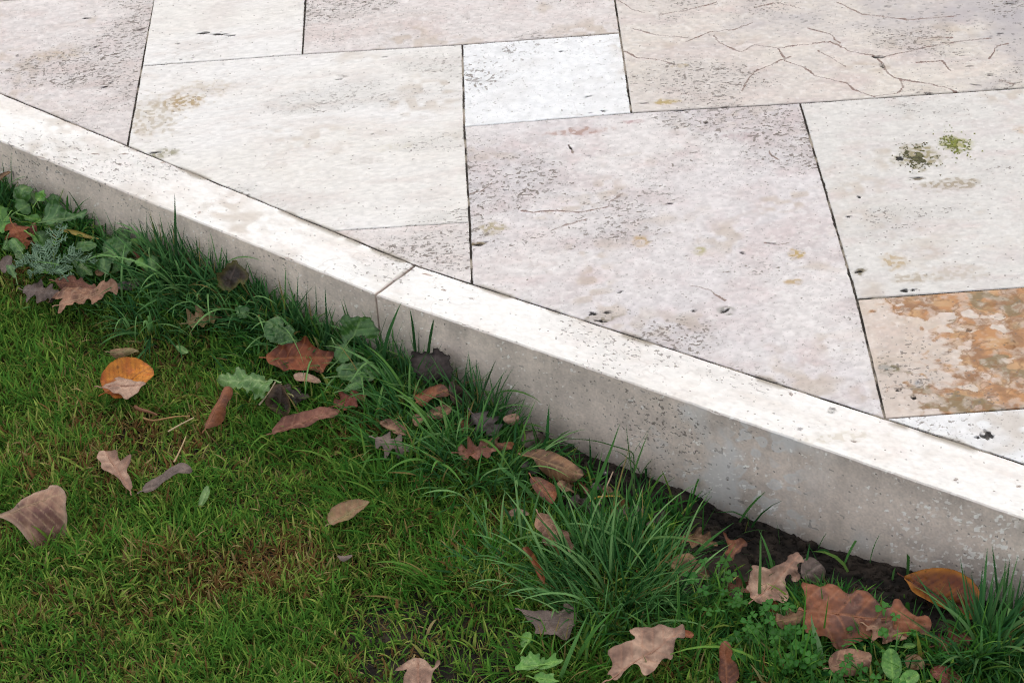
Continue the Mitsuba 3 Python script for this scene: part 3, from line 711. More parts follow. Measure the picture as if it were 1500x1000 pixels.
leaf('curled_leaf', 'dark rolled brown leaf right of the small spiky oak leaf', 'leaf', B2((700, 900), (720, 840), (780, 800), (830, 770), (880, 748), (920, 765), (940, 795), (910, 815), (860, 810), (820, 840), (780, 870), (750, 895), (720, 915)), B2((710, 900), (925, 775)), pal='greybrown', lift=0.022, tilt=35, cup=-0.30, ripple=0.005, stalk=0.006)
leaf('beech_leaf', 'large arched tan and rose leaf at the left edge of the lawn', 'leaf', H5((-40, 195), (0, 185), (60, 165), (130, 110), (190, 70), (240, 65), (250, 40), (300, 50), (340, 95), (330, 150), (325, 190), (300, 240), (270, 270), (230, 320), (180, 340), (150, 320), (120, 285), (95, 250), (70, 225), (30, 205)), H5((-20, 200), (320, 90)), pal='tanrose', lift=0.018, tilt=24, ripple=0.004, cup=-0.28, bend=-0.05, veins=9, stalk=0.004, rim=(0.42, 0.29, 0.21))
leaf('curled_leaf', 'narrow folded orange brown leaf left of the frilled green leaf', 'leaf', B2((1000, 595), (1000, 545), (1035, 505), (1060, 470), (1080, 430), (1085, 390), (1135, 390), (1135, 420), (1100, 470), (1090, 520), (1060, 565), (1025, 590)), B2((1010, 585), (1112, 395)), pal='copper', lift=0.022, tilt=30, cup=-0.5, ripple=0.002, stalk=0.006)
leaf('oak_leaf', 'rust red toothed oak leaf propped up beside the kerb, left of centre', 'leaf', Bq((650, 235), (700, 210), (760, 150), (800, 160), (850, 140), (930, 130), (980, 95), (1010, 80), (1030, 130), (1060, 160), (1120, 185), (1180, 190), (1220, 185), (1210, 240), (1190, 290), (1150, 330), (1140, 400), (1090, 390), (1050, 360), (960, 380), (870, 360), (800, 380), (770, 350), (680, 320), (655, 285)), Bq((660, 270), (1210, 240)), pal='rust', lift=0.030, tilt=38, ripple=0.004, cup=0.15, stalk=0.008)
leaf('leaf_fragment', 'pale grey pink leaf piece under the rust red oak leaf', 'leaf', Bq((870, 390), (960, 380), (1040, 405), (1100, 440), (1140, 490), (1060, 475), (960, 465), (890, 445)), Bq((880, 420), (1130, 485)), pal='pale', lift=0.026, tilt=30, stalk=None)
leaf('curled_leaf', 'dark brown leaf hanging on edge below the frilled green leaf', 'leaf', Bq((720, 480), (790, 500), (830, 570), (890, 650), (860, 740), (790, 760), (730, 740), (680, 700), (640, 640), (680, 560)), Bq((760, 750), (760, 490)), pal='dark', lift=0.010, tilt=62, cup=0.3, stalk=0.006, rim=(0.16, 0.10, 0.06))
leaf('oak_leaf', 'wavy reddish leaf half sunk in grass below the rust red oak leaf', 'leaf', Bq((690, 900), (740, 830), (800, 770), (890, 740), (990, 715), (1060, 700), (1120, 660), (1200, 690), (1270, 690), (1280, 730), (1180, 780), (1120, 790), (1060, 830), (960, 860), (860, 880), (760, 900), (720, 930)), Bq((710, 910), (1270, 700)), pal='rose', lift=0.022, tilt=30, ripple=0.006, stalk=0.006)
leaf('curled_leaf', 'dark grey leaf standing against the kerb face, near the middle', 'leaf', Dq((95, 150), (110, 125), (200, 140), (240, 145), (270, 115), (320, 150), (390, 145), (400, 200), (430, 230), (420, 330), (400, 390), (330, 390), (250, 400), (150, 390), (110, 280)), Dq((250, 395), (250, 140)), pal='slate', lift=0.03, tilt=66, ripple=0.0035, cup=0.30, fold=0.25, stalk=None, notch=0.006, rim=(0.02, 0.018, 0.018))
leaf('curled_leaf', 'orange brown curled leaf in front of the dark grey one against the kerb', 'leaf', Dq((80, 480), (140, 420), (220, 390), (320, 395), (370, 440), (380, 500), (300, 510), (230, 530), (190, 580), (150, 590), (110, 540)), Dq((120, 560), (370, 440)), pal='copper', lift=0.032, tilt=40, cup=-0.4, stalk=0.006)
leaf('curled_leaf', 'black brown shrivelled leaf at the foot of the kerb, right of the grey upright leaf', 'leaf', Dq((370, 400), (420, 365), (470, 430), (555, 460), (555, 560), (510, 630), (420, 570), (390, 500)), Dq((500, 610), (410, 390)), pal='dark', lift=0.018, tilt=55, cup=0.3, ripple=0.006, stalk=None, rim=(0.2, 0.13, 0.11))
leaf('leaf_fragment', 'tan leaf piece in grass below the orange brown curled leaf', 'leaf', Dq((230, 600), (320, 570), (405, 590), (395, 640), (330, 670), (240, 690), (180, 650)), Dq((190, 650), (400, 610)), pal='tan', lift=0.03, tilt=25, stalk=None)
leaf('leaf_fragment', 'pinkish leaf scrap left of the tan piece in the long grass', 'leaf', E4((10, 400), (60, 375), (110, 385), (150, 420), (145, 460), (100, 455), (60, 430)), E4((15, 400), (145, 450)), pal='pink', lift=0.026, tilt=20, stalk=None)
leaf('leaf_fragment', 'rosy leaf scrap between two others in the long grass', 'leaf', Dq((75, 650), (145, 640), (170, 700), (120, 755), (80, 720)), Dq((90, 740), (140, 650)), pal='pink', lift=0.028, tilt=25, stalk=None)
leaf('leaf_fragment', 'pale cream leaf bit against the kerb, above the brown rolled leaf', 'leaf', Dq((815, 665), (900, 630), (955, 660), (940, 715), (870, 735), (820, 705)), Dq((820, 690), (950, 670)), pal='pale', lift=0.035, tilt=45, cup=-0.5, stalk=None)
leaf('curled_leaf', 'brown rolled leaf touching the kerb just left of the smooth tan leaf', 'leaf', E4((705, 445), (760, 428), (820, 445), (838, 490), (800, 525), (750, 525), (712, 495)), E4((720, 510), (800, 440)), pal='greybrown', lift=0.015, tilt=55, cup=-0.5, stalk=None)
leaf('beech_leaf', 'smooth tan brown leaf leaning at the foot of the kerb', 'leaf', E4((690, 545), (770, 518), (850, 525), (910, 555), (970, 595), (1030, 650), (1000, 682), (920, 688), (860, 665), (800, 625), (768, 565)), E4((700, 545), (1020, 660)), pal='tan', lift=0.022, tilt=35, cup=-0.25, ripple=0.003, stalk=0.004)
leaf('beech_leaf', 'orange brown oval leaf just below the smooth tan one', 'leaf', E4((752, 672), (800, 658), (850, 670), (885, 700), (885, 750), (875, 795), (830, 785), (790, 745), (763, 705)), E4((765, 670), (870, 790)), pal='copper', lift=0.020, tilt=25, cup=-0.25, stalk=0.006)
leaf('oak_leaf', 'pinkish oak leaf half hidden by blades below the orange brown oval leaf', 'leaf', F7((260, 540), (300, 520), (360, 530), (400, 580), (430, 640), (490, 650), (500, 720), (540, 770), (500, 810), (450, 790), (390, 770), (300, 750), (320, 690), (260, 640), (250, 610)), F7((290, 540), (490, 790)), pal='pink', lift=0.026, tilt=22, stalk=0.006)
leaf('curled_leaf', 'thin rust orange leaf strip curling through the grass', 'leaf', F7((150, 740), (200, 755), (240, 810), (285, 890), (335, 985), (320, 1040), (280, 980), (235, 880), (190, 800)), F7((160, 745), (320, 1020)), pal='rust', lift=0.028, tilt=25, veins=3, cup=0.4, stalk=None)
leaf('beech_leaf', 'tan and olive oval leaf on the lawn, below the middle of the kerb', 'leaf', I6((270, 230), (278, 185), (320, 150), (370, 120), (430, 105), (478, 108), (450, 150), (420, 180), (380, 210), (330, 238), (295, 252)), I6((285, 240), (470, 110)), pal='olive', lift=0.022, tilt=18, cup=0.12, stalk=0.005)
leaf('leaf_fragment', 'brown leaf scrap on the lawn, below the tan and olive oval leaf', 'leaf', I6((310, 395), (350, 368), (400, 400), (385, 418), (340, 425)), I6((315, 400), (395, 405)), pal='greybrown', lift=0.016, tilt=15, cup=-0.5, stalk=None)
leaf('oak_leaf', 'grey pink lobed oak leaf cut by the bottom edge of the photo', 'leaf', I6((592, 948), (640, 900), (690, 868), (740, 880), (770, 915), (782, 935), (800, 880), (818, 885), (800, 925), (778, 955), (770, 1000), (785, 1050), (640, 1050), (635, 985), (660, 922), (628, 948)), I6((710, 1045), (705, 880)), pal='pale', lift=0.016, tilt=22, ripple=0.005, smooth=1, stalk=0.006)
leaf('oak_leaf', 'grey brown oak leaf left of the pale oak leaf at the bottom', 'leaf', K7((110, 190), (200, 200), (290, 180), (350, 190), (430, 190), (430, 120), (480, 130), (525, 160), (520, 260), (490, 310), (460, 400), (430, 410), (380, 370), (330, 370), (210, 360), (230, 290), (150, 250)), K7((120, 210), (500, 280)), pal='greybrown', lift=0.022, tilt=10, stalk=0.006)
leaf('oak_leaf', 'large pale pinkish oak leaf crossed by grass blades at the bottom', 'leaf', K7((740, 470), (790, 430), (950, 400), (955, 370), (905, 320), (920, 290), (980, 290), (1100, 310), (1130, 295), (1210, 320), (1260, 330), (1310, 310), (1330, 400), (1300, 415), (1260, 400), (1240, 450), (1225, 540), (1180, 520), (1140, 540), (1110, 620), (1050, 660), (1010, 670), (985, 600), (940, 590), (880, 640), (830, 695), (790, 690), (780, 640), (740, 640), (790, 580), (780, 520)), K7((790, 670), (1290, 350)), pal='pale', lift=0.034, tilt=15, ripple=0.005, cup=-0.06, stalk=0.010)
leaf('leaf_fragment', 'small red brown leaf tip touching the large pale oak leaf', 'leaf', K7((1290, 340), (1340, 315), (1390, 340), (1370, 375), (1320, 370)), K7((1295, 345), (1385, 345)), pal='rust', lift=0.03, tilt=15, stalk=None)
leaf('oak_leaf', 'tan oak leaf behind the big grass tuft, on bare soil', 'leaf', L5((130, 330), (230, 270), (290, 265), (340, 340), (400, 375), (445, 440), (420, 495), (330, 480), (290, 430), (200, 440), (110, 385)), L5((130, 370), (430, 450)), pal='tan', lift=0.018, tilt=30, stalk=0.005)
leaf('oak_leaf', 'small tan orange curled oak leaf on the bare soil below the kerb', 'leaf', L5((545, 105), (572, 108), (592, 160), (650, 172), (700, 150), (752, 190), (745, 225), (712, 212), (692, 272), (645, 290), (640, 345), (600, 325), (555, 270), (600, 240), (578, 180)), L5((600, 330), (720, 180)), pal='copper', lift=0.014, tilt=35, ripple=0.005, stalk=None)
leaf('oak_leaf', 'pinkish grey lobed oak leaf with curled edges left of the large copper leaf', 'leaf', L5((790, 380), (850, 390), (920, 390), (980, 385), (1020, 370), (1080, 330), (1075, 285), (1150, 255), (1205, 290), (1215, 340), (1150, 360), (1170, 420), (1165, 480), (1130, 505), (1105, 450), (1060, 460), (1060, 540), (1090, 600), (1060, 690), (960, 660), (900, 720), (830, 710), (770, 640), (745, 560), (780, 470)), L5((800, 680), (1160, 290)), pal='pale', lift=0.020, tilt=28, ripple=0.007, cup=0.1, stalk=0.006, notch=0.003)
leaf('leaf_fragment', 'grey brown leaf half curled behind the pinkish grey oak leaf', 'leaf', L5((1200, 290), (1280, 305), (1340, 355), (1392, 410), (1375, 470), (1340, 525), (1260, 510), (1195, 490), (1178, 400)), L5((1200, 480), (1340, 370)), pal='greybrown', lift=0.014, tilt=40, cup=-0.3, stalk=None)
leaf('leaf_fragment', 'small mauve brown leaf bit left of the pinkish grey oak leaf', 'leaf', L5((600, 600), (650, 570), (710, 600), (700, 660), (630, 660)), L5((605, 640), (705, 610)), pal='greybrown', lift=0.02, tilt=30, stalk=None)
leaf('oak_leaf', 'large copper brown oak leaf on the soil at the lower right', 'leaf', M6((60, 190), (130, 180), (220, 200), (280, 160), (350, 190), (380, 230), (430, 250), (470, 210), (530, 210), (590, 250), (640, 310), (700, 350), (730, 340), (745, 280), (785, 272), (820, 330), (870, 380), (930, 410), (990, 385), (1028, 440), (1012, 500), (960, 535), (920, 490), (830, 570), (760, 560), (640, 560), (560, 550), (470, 600), (380, 640), (310, 630), (270, 560), (170, 560), (80, 540), (110, 400), (100, 280)), M6((80, 380), (1000, 460)), pal='copper', lift=0.024, tilt=24, ripple=0.005, cup=-0.06, stalk=0.008)
leaf('beech_leaf', 'dark amber oval beech leaf leaning on the kerb at the right', 'leaf', M6((800, 125), (860, 100), (950, 68), (1040, 58), (1150, 78), (1250, 120), (1330, 180), (1390, 260), (1398, 350), (1360, 425), (1280, 425), (1200, 385), (1100, 342), (1000, 292), (900, 240), (850, 170)), M6((810, 130), (1380, 400)), pal='amber', lift=0.012, tilt=58, ripple=0.003, cup=-0.12, veins=14, stalk=0.008, rim=(0.45, 0.17, 0.02), toward=(-0.55, -0.83))
leaf('oak_leaf', 'dusty pink leaf behind clover at the bottom right', 'leaf', M6((265, 720), (330, 660), (430, 645), (500, 660), (585, 680), (585, 750), (545, 815), (450, 835), (350, 850), (275, 805)), M6((280, 790), (580, 700)), pal='pink', lift=0.020, tilt=25, cup=-0.15, stalk=0.006)
leaf('oak_leaf', 'narrow upright orange oak leaf at the bottom edge', 'leaf', R7((1008, 830), (1030, 788), (1062, 800), (1082, 850), (1066, 880), (1100, 900), (1118, 960), (1092, 1005), (1040, 1015), (1003, 970), (1015, 900)), R7((1050, 1010), (1035, 795)), pal='copper', lift=0.028, tilt=45, cup=0.2, stalk=0.006)
leaf('leaf_fragment', 'dark orange brown leaf edge under the pinkish grey oak leaf', 'leaf', L5((915, 680), (980, 655), (1022, 740), (1005, 830), (950, 855), (908, 780)), L5((940, 840), (980, 670)), pal='rust', lift=0.012, tilt=40, stalk=None)
leaf('leaf_fragment', 'olive brown leaf under the round leaves at the bottom right', 'leaf', M6((825, 695), (900, 678), (960, 720), (985, 785), (900, 805), (830, 785)), M6((835, 780), (970, 730)), pal='olive', lift=0.018, tilt=25, stalk=None)
leaf('leaf_fragment', 'red brown leaf under the right hand grass tuft', 'leaf', M6((1000, 800), (1100, 770), (1220, 820), (1260, 900), (1180, 930), (1040, 890)), M6((1010, 830), (1250, 890)), pal='redbrown', lift=0.014, tilt=15, stalk=None)
leaf('leaf_fragment', 'dark red brown leaf corner at the right edge by the kerb', 'leaf', [(1478, 918), (1492, 903), (1512, 900), (1525, 920), (1505, 938), (1486, 935)], [(1480, 920), (1520, 915)], pal='redbrown', lift=0.014, tilt=30, stalk=None)
leaf('curled_leaf', 'dark olive leaf with a yellow rim standing by the kerb at the left', 'leaf', [(318, 404), (330, 390), (343, 380), (356, 392), (368, 400), (368, 412), (350, 416), (340, 428), (322, 426)], [(330, 425), (345, 384)], pal='dark', lift=0.042, tilt=60, cup=0.3, stalk=None, rim=(0.12, 0.11, 0.03), notch=0.004)
leaf('leaf_fragment', 'pale brown leaf in shade at the far left edge', 'leaf', [(-6, 258), (10, 250), (18, 252), (6, 260), (-4, 266)], [(-4, 262), (16, 251)], pal='tan', lift=0.04, tilt=50, stalk=None)
leaf('leaf_fragment', 'faded brown leaf sliver at the left edge of the lawn', 'leaf', [(-4, 385), (8, 372), (20, 376), (16, 392), (4, 402)], [(0, 395), (16, 376)], pal='greybrown', lift=0.02, tilt=25, stalk=None)
leaf('leaf_fragment', 'pale grey leaf bit in the grass left of the rust orange strip', 'leaf', F7((60, 520), (110, 490), (170, 505), (220, 530), (210, 550), (130, 530), (80, 545)), F7((70, 530), (210, 540)), pal='pale', lift=0.022, tilt=30, stalk=None)

def oak_px(x, y, size, ang, lobes, seed):
    r = np.random.default_rng(seed)
    t = np.linspace(0.02, 0.98, 22)
    env = np.sin(np.pi * t ** 0.75) ** 0.8
    out = []
    for sgn in (1, -1):
        w = 0.42 * env * (0.70 + 0.34 * np.cos(2 * np.pi * lobes * t + r.uniform(0, 6))) * r.uniform(0.85, 1.15, len(t))
        p = np.c_[t - 0.5, sgn * w]
        out.append(p if sgn > 0 else p[::-1])
    p = np.vstack(out) * size
    R_ = np.array([[math.cos(ang), -math.sin(ang)], [math.sin(ang), math.cos(ang)]])
    e = np.array([[-0.5 * size, 0], [0.5 * size, 0]])
    return p @ R_.T * [1, 0.68] + [x, y], e @ R_.T * [1, 0.68] + [x, y]


for q_, (x_, y_, sz_, an_, pal_, tl_, lf_, lab_) in enumerate([
        (428, 578, 62, 0.4, 'dark', 25, .018, 'wet blackish oak leaf left of the wavy reddish leaf'),
        (515, 585, 58, -0.5, 'redbrown', 30, .020, 'red brown oak leaf half buried right of the wavy reddish leaf'),
        (580, 655, 60, 0.3, 'greybrown', 15, .020, 'grey brown oak leaf buried in the long grass below the pinkish scraps'),
        (712, 622, 64, 0.9, 'slate', 50, .020, 'dark grey oak leaf on edge between the shrivelled black leaf and the cream bit'),
        (700, 660, 60, -0.2, 'rose', 25, .030, 'dull red oak leaf deep in the grass below the shrivelled black leaf'),
        (862, 742, 66, 0.5, 'dark', 30, .012, 'wet blackish oak leaf on the soil right of the orange brown oval leaf'),
        (925, 748, 52, -0.3, 'greybrown', 25, .012, 'grey brown oak leaf on the soil behind the big dark tuft'),
        (1025, 790, 56, 0.3, 'tan', 25, .012, 'tan oak leaf on the soil left of the small tan orange curled leaf'),
        (1020, 862, 60, 0.8, 'dark', 25, .016, 'wet dark oak leaf under the tan leaf right of the big tuft'),
        (1215, 915, 70, 0.2, 'dark', 15, .010, 'wet dark oak leaf beneath the large copper brown one'),
        (1400, 940, 62, -0.4, 'redbrown', 25, .012, 'red brown oak leaf below the dark amber beech leaf'),
        (62, 430, 62, 0.3, 'greybrown', 15, .022, 'grey brown oak leaf left of the pinkish oak leaf in the shade'),
        (28, 345, 58, 1.2, 'rust', 35, .030, 'rust brown oak leaf among the weeds at the far left'),
        (300, 470, 56, -0.3, 'olive', 18, .022, 'olive brown oak leaf in the grass above the folded orange brown leaf'),
        (1300, 925, 66, 0.5, 'pink', 22, .030, 'pinkish oak leaf overlapping the front of the large copper brown one'),
        (1165, 905, 62, -0.3, 'tan', 28, .026, 'tan oak leaf overlapping the left end of the large copper brown one'),
        (1085, 860, 54, -0.6, 'rose', 30, .016, 'dull red oak leaf between the clover and the pinkish grey oak leaf')]):
    pp_, mm_ = oak_px(x_, y_, sz_, an_, 3.5, 300 + q_)
    leaf('oak_leaf', lab_, 'leaf', pp_, mm_, pal=pal_, tilt=tl_, lift=lf_, ripple=0.006, cup=(-.25, .2, -.1)[q_ % 3], stalk=0.008)
r_ = np.random.default_rng(77)
ORD = ['leftmost', 'second', 'third', 'fourth', 'fifth', 'sixth', 'seventh', 'eighth', 'ninth', 'tenth', 'eleventh', 'twelfth', 'thirteenth', 'fourteenth', 'fifteenth', 'sixteenth', 'seventeenth', 'last']
SC = [('greybrown', 'grey brown'), ('dark', 'blackish'), ('copper', 'copper brown'), ('tan', 'tan'), ('slate', 'dark grey'), ('rust', 'rust brown')]
for q_ in range(18):
    t_ = q_ / 17
    x_, y_ = 640 + 330 * t_ + r_.normal(0, 4), 600 + 150 * t_ + abs(r_.normal(8, 14))
    s_, a_ = r_.uniform(10, 21), r_.uniform(0, 6.28)
    tt_ = np.linspace(0, 2 * np.pi, 11)[:-1]
    sh_ = np.c_[np.cos(tt_), 0.6 * np.sin(tt_)] * s_ * r_.uniform(0.55, 1.2, (10, 1))
    R_ = np.array([[math.cos(a_), -math.sin(a_)], [math.sin(a_), math.cos(a_)]])
    pp_ = sh_ @ R_.T * [1, 0.7] + [x_, y_]
    pal_, word_ = SC[r_.integers(6)]
    leaf('crumpled_leaf', f'{word_} crumpled leaf scrap at the kerb foot, {ORD[q_]} of the row', 'leaf', pp_, [pp_[5], pp_[0]], pal=pal_, tilt=r_.uniform(10, 60), lift=r_.uniform(0.008, 0.022), ripple=0.007, cup=r_.uniform(-.5, .3), stalk=None, notch=0.004, group='leaf scraps along the kerb')

# ------------------------------------------------------------------ broad-leaved weeds
weeds = []
gw = thing('broadleaf_weed', 'weed with broad dull green leaves against the kerb at the far left', 'weed')
weeds.append(gw)
for pts, mid, pal, tl in [(N8((90, 215), (150, 170), (220, 165), (290, 215), (285, 290), (225, 315), (150, 300), (95, 270)), N8((150, 310), (210, 180)), 'green', 40),
                          (N8((355, 365), (400, 300), (460, 298), (510, 350), (560, 400), (640, 390), (700, 368), (718, 400), (685, 440), (600, 440), (525, 455), (470, 495), (400, 505), (345, 440)), N8((370, 480), (700, 390)), 'teal', 40),
                          (N8((290, 250), (330, 200), (380, 240), (370, 300), (310, 310)), N8((310, 305), (350, 215)), 'bright', 45),
                          (N8((120, 330), (180, 300), (260, 330), (240, 400), (150, 400)), N8((150, 395), (230, 330)), 'green', 30)]:
    leaf(None, None, None, pts, mid, into=gw, pname='leaf', pal=pal, tilt=tl, lift=0.050, ripple=0.010, veins=5, stalk=0.010, mat='mat_green', notch=0.003)
gw = thing('broadleaf_weed', 'weed with two rounded dark green leaves between the hollow and the thin upright grass', 'weed')
weeds.append(gw)
for pts, mid, pal, tl in [(N8((820, 655), (900, 590), (980, 598), (1065, 630), (1085, 690), (1005, 765), (920, 765), (835, 725)), N8((840, 720), (1070, 640)), 'green', 32),
                          (N8((890, 760), (1000, 775), (1090, 760), (1065, 825), (980, 840), (880, 800)), N8((890, 790), (1080, 780)), 'teal', 28),
                          (N8((610, 640), (700, 620), (790, 640), (780, 700), (690, 720), (620, 700)), N8((620, 690), (780, 650)), 'green', 30)]:
    leaf(None, None, None, pts, mid, into=gw, pname='leaf', pal=pal, tilt=tl, lift=0.035, ripple=0.005, veins=5, stalk=0.012, mat='mat_green', notch=0.003)
gw = thing('broadleaf_weed', 'weed with a scalloped fan leaf standing before the kerb joint', 'weed')
weeds.append(gw)
for pts, mid, pal, tl, lf in [([(502, 466), (508, 460), (520, 464), (532, 463), (543, 467), (552, 479), (555, 492), (546, 497), (534, 493), (522, 492), (512, 497), (502, 506), (498, 492)], [(512, 505), (530, 464)], 'green', 60, 0.062),
                              (K3((640, 640), (690, 600), (760, 595), (830, 620), (865, 650), (820, 695), (740, 710), (660, 690)), K3((650, 680), (850, 640)), 'teal', 30, 0.03),
                              (K3((620, 560), (670, 500), (720, 530), (720, 590), (650, 610)), K3((640, 600), (700, 520)), 'green', 40, 0.04)]:
    leaf(None, None, None, pts, mid, into=gw, pname='leaf', pal=pal, tilt=tl, lift=lf, ripple=0.004, veins=6, stalk=0.016, mat='mat_green', notch=0.004)
def fill(k, boxpx, n, pals, size, seed, tilt=(5, 60), lift=(0.008, 0.040)):
    r = np.random.default_rng(seed)
    for _ in range(n):
        x, y = r.uniform(boxpx[0], boxpx[2]), r.uniform(boxpx[1], boxpx[3])
        s, a, e = r.uniform(*size), r.uniform(0, 6.28), r.uniform(0.45, 0.8)
        tt_ = np.linspace(0, 2 * np.pi, 9)[:-1]
        if not contains_xy(lawn_side, *lawn_pt((x, y + s), 0.02)[:2]):
            continue
        tt_ = np.linspace(0, 2 * np.pi, 15)[:-1]
        sh = np.c_[np.cos(tt_), e * np.sin(tt_) * (1 + 0.35 * np.cos(tt_))] * s * r.uniform(0.72, 1.2, (14, 1))
        R_ = np.array([[math.cos(a), -math.sin(a)], [math.sin(a), math.cos(a)]])
        pp = sh @ R_.T * [1, 0.72] + [x, y]
        leaf(None, None, None, pp, [pp[7], pp[0]], into=k, pname='leaf', pal=pals[r.integers(len(pals))], tilt=r.uniform(*tilt), lift=r.uniform(*lift), ripple=0.004, veins=5, stalk=0.010, mat='mat_green', notch=0.004, step=0.0022, cup=r.uniform(-.5, .3))


fill(weeds[0], (0, 280, 80, 400), 26, ['green', 'bright', 'bright', 'teal', 'green'], (10, 24), 21)
fill(weeds[1], (115, 340, 225, 415), 18, ['green', 'bright', 'teal', 'green'], (10, 22), 22)
fill(weeds[2], (480, 500, 590, 570), 10, ['green', 'teal', 'green'], (9, 18), 23)
gw = thing('thistle_weed', 'pale frilled leaf weed beside the rust red oak leaf', 'weed')
for pts, mid, pal, tl in [(Bq((245, 490), (255, 435), (300, 420), (330, 385), (375, 400), (400, 340), (470, 345), (480, 400), (530, 385), (560, 420), (620, 400), (640, 430), (700, 430), (720, 470), (690, 500), (680, 545), (630, 560), (600, 605), (560, 580), (530, 590), (515, 540), (470, 560), (440, 520), (400, 530), (370, 500), (320, 520)), Bq((700, 450), (270, 460)), 'mint', 26),
                          (K3((280, 455), (300, 400), (345, 370), (385, 385), (380, 425), (425, 425), (445, 460), (425, 480), (468, 502), (420, 512), (380, 525), (330, 505), (295, 495)), K3((450, 500), (310, 400)), 'teal', 40),
                          (K3((140, 350), (190, 325), (230, 340), (225, 380), (180, 390)), K3((225, 380), (150, 350)), 'teal', 35)]:
    leaf(None, None, None, pts, mid, into=gw, pname='leaf', pal=pal, tilt=tl, lift=0.034, ripple=0.008, veins=8, smooth=1, stalk=0.010, mat='mat_green', notch=0.005)
gw = thing('broadleaf_weed', 'weed with a ribbed leaf and a round leaf at the bottom right', 'weed')
for pts, mid, pal, tl in [(M6((695, 640), (760, 655), (805, 740), (805, 835), (745, 885), (680, 845), (645, 740)), M6((740, 880), (725, 650)), 'bright', 30),
                          (M6((770, 890), (825, 810), (900, 795), (945, 840), (910, 905), (820, 920)), M6((800, 905), (920, 830)), 'bright', 22),
                          (M6((800, 620), (860, 595), (920, 620), (890, 645), (830, 645)), M6((810, 630), (910, 625)), 'bright', 22)]:
    leaf(None, None, None, pts, mid, into=gw, pname='leaf', pal=pal, tilt=tl, lift=0.028, ripple=0.003, veins=7, stalk=0.012, mat='mat_green')
gw = thing('dandelion', 'dandelion like rosette of jagged bright green leaves left of the grey brown oak leaf', 'weed')
for pts, mid in [(K7((60, 590), (120, 560), (110, 500), (160, 520), (180, 450), (215, 500), (260, 480), (250, 540), (300, 560), (230, 590), (170, 610), (100, 620)), K7((270, 570), (80, 600))),
                 (K7((220, 570), (290, 510), (300, 560), (380, 470), (370, 540), (440, 520), (390, 580), (330, 610), (250, 620)), K7((230, 600), (420, 530))),
                 (K7((200, 640), (280, 620), (300, 650), (370, 630), (350, 680), (420, 700), (330, 720), (230, 700)), K7((210, 660), (410, 695))),
                 (K7((140, 330), (190, 320), (200, 380), (170, 430), (120, 460), (110, 400)), K7((150, 450), (190, 330)))]:
    leaf(None, None, None, pts, mid, into=gw, pname='leaf', pal='bright', tilt=18, lift=0.022, ripple=0.004, veins=6, smooth=1, stalk=0.008, mat='mat_green')
leaf('leaf_fragment', 'single pale green spoon leaf on the lawn right of the dark rolled leaf', 'leaf', B2((965, 955), (985, 900), (1010, 868), (1028, 885), (1020, 930), (1000, 960), (975, 985)), B2((970, 975), (1018, 880)), pal='mint', tilt=25, lift=0.014, stalk=None, mat='mat_green')

# feathery grey-green fronds
fr = thing('yarrow_plant', 'feathery silver green fronds at the left, above the pinkish oak leaf', 'weed')
for fx, fy, tx, ty in [(78, 400, 40, 376), (78, 400, 62, 362), (78, 400, 90, 330), (78, 400, 118, 372), (78, 400, 140, 384), (78, 400, 22, 392), (78, 402, 100, 412), (78, 402, 44, 404)]:
    a = lawn_pt((fx, fy), 0.035); b = lawn_pt((tx, ty), 0.045)
    ax = b - a; L = np.linalg.norm(ax); e = ax / L; sd = np.cross([0, 0, 1], e); sd /= np.linalg.norm(sd)
    Vs, Fs, n0 = [], [], 0
    Vt, Ft = tube([a, (a + b) / 2 + [0, 0, 0.010], b], 0.0008, 0.0003, 5)
    Vs.append(Vt); Fs.append(Ft); n0 = len(Vt)
    for t in np.linspace(0.12, 1, 15):
        p = a + ax * t + np.array([0, 0, 0.04 * t * (1 - t)])
        for s in (-1, 1):
            if rng.random() < 0.22:
                continue
            l = 0.010 * (0.35 + math.sin(math.pi * min(t, .97)) * 0.75) * rng.uniform(0.45, 1.35)
            q = p + e * l * rng.uniform(0.2, 0.9) + sd * s * l + np.array([0, 0, rng.uniform(-.002, .005)])
            Vt, Ft = tube([p, q], 0.0010, 0.0005, 4)
            Vs.append(Vt); Fs.append(Ft + n0); n0 += len(Vt)
            for w in (0.45, 0.75):
                for s2 in (-1, 1):
                    m_ = p + (q - p) * w
                    Vt, Ft = tube([m_, m_ + e * l * 0.32 * s2 + sd * s * l * 0.15 + np.array([0, 0, rng.uniform(0, .003)])], 0.0009, 0.0004, 3)
                    Vs.append(Vt); Fs.append(Ft + n0); n0 += len(Vt)
    Vs = np.vstack(Vs)
    part(fr, 'frond', (Vs, np.vstack(Fs)), 'mat_green', smooth=True, color=solid_col(Vs, (0.13, 0.22, 0.135), 2, 0.6))

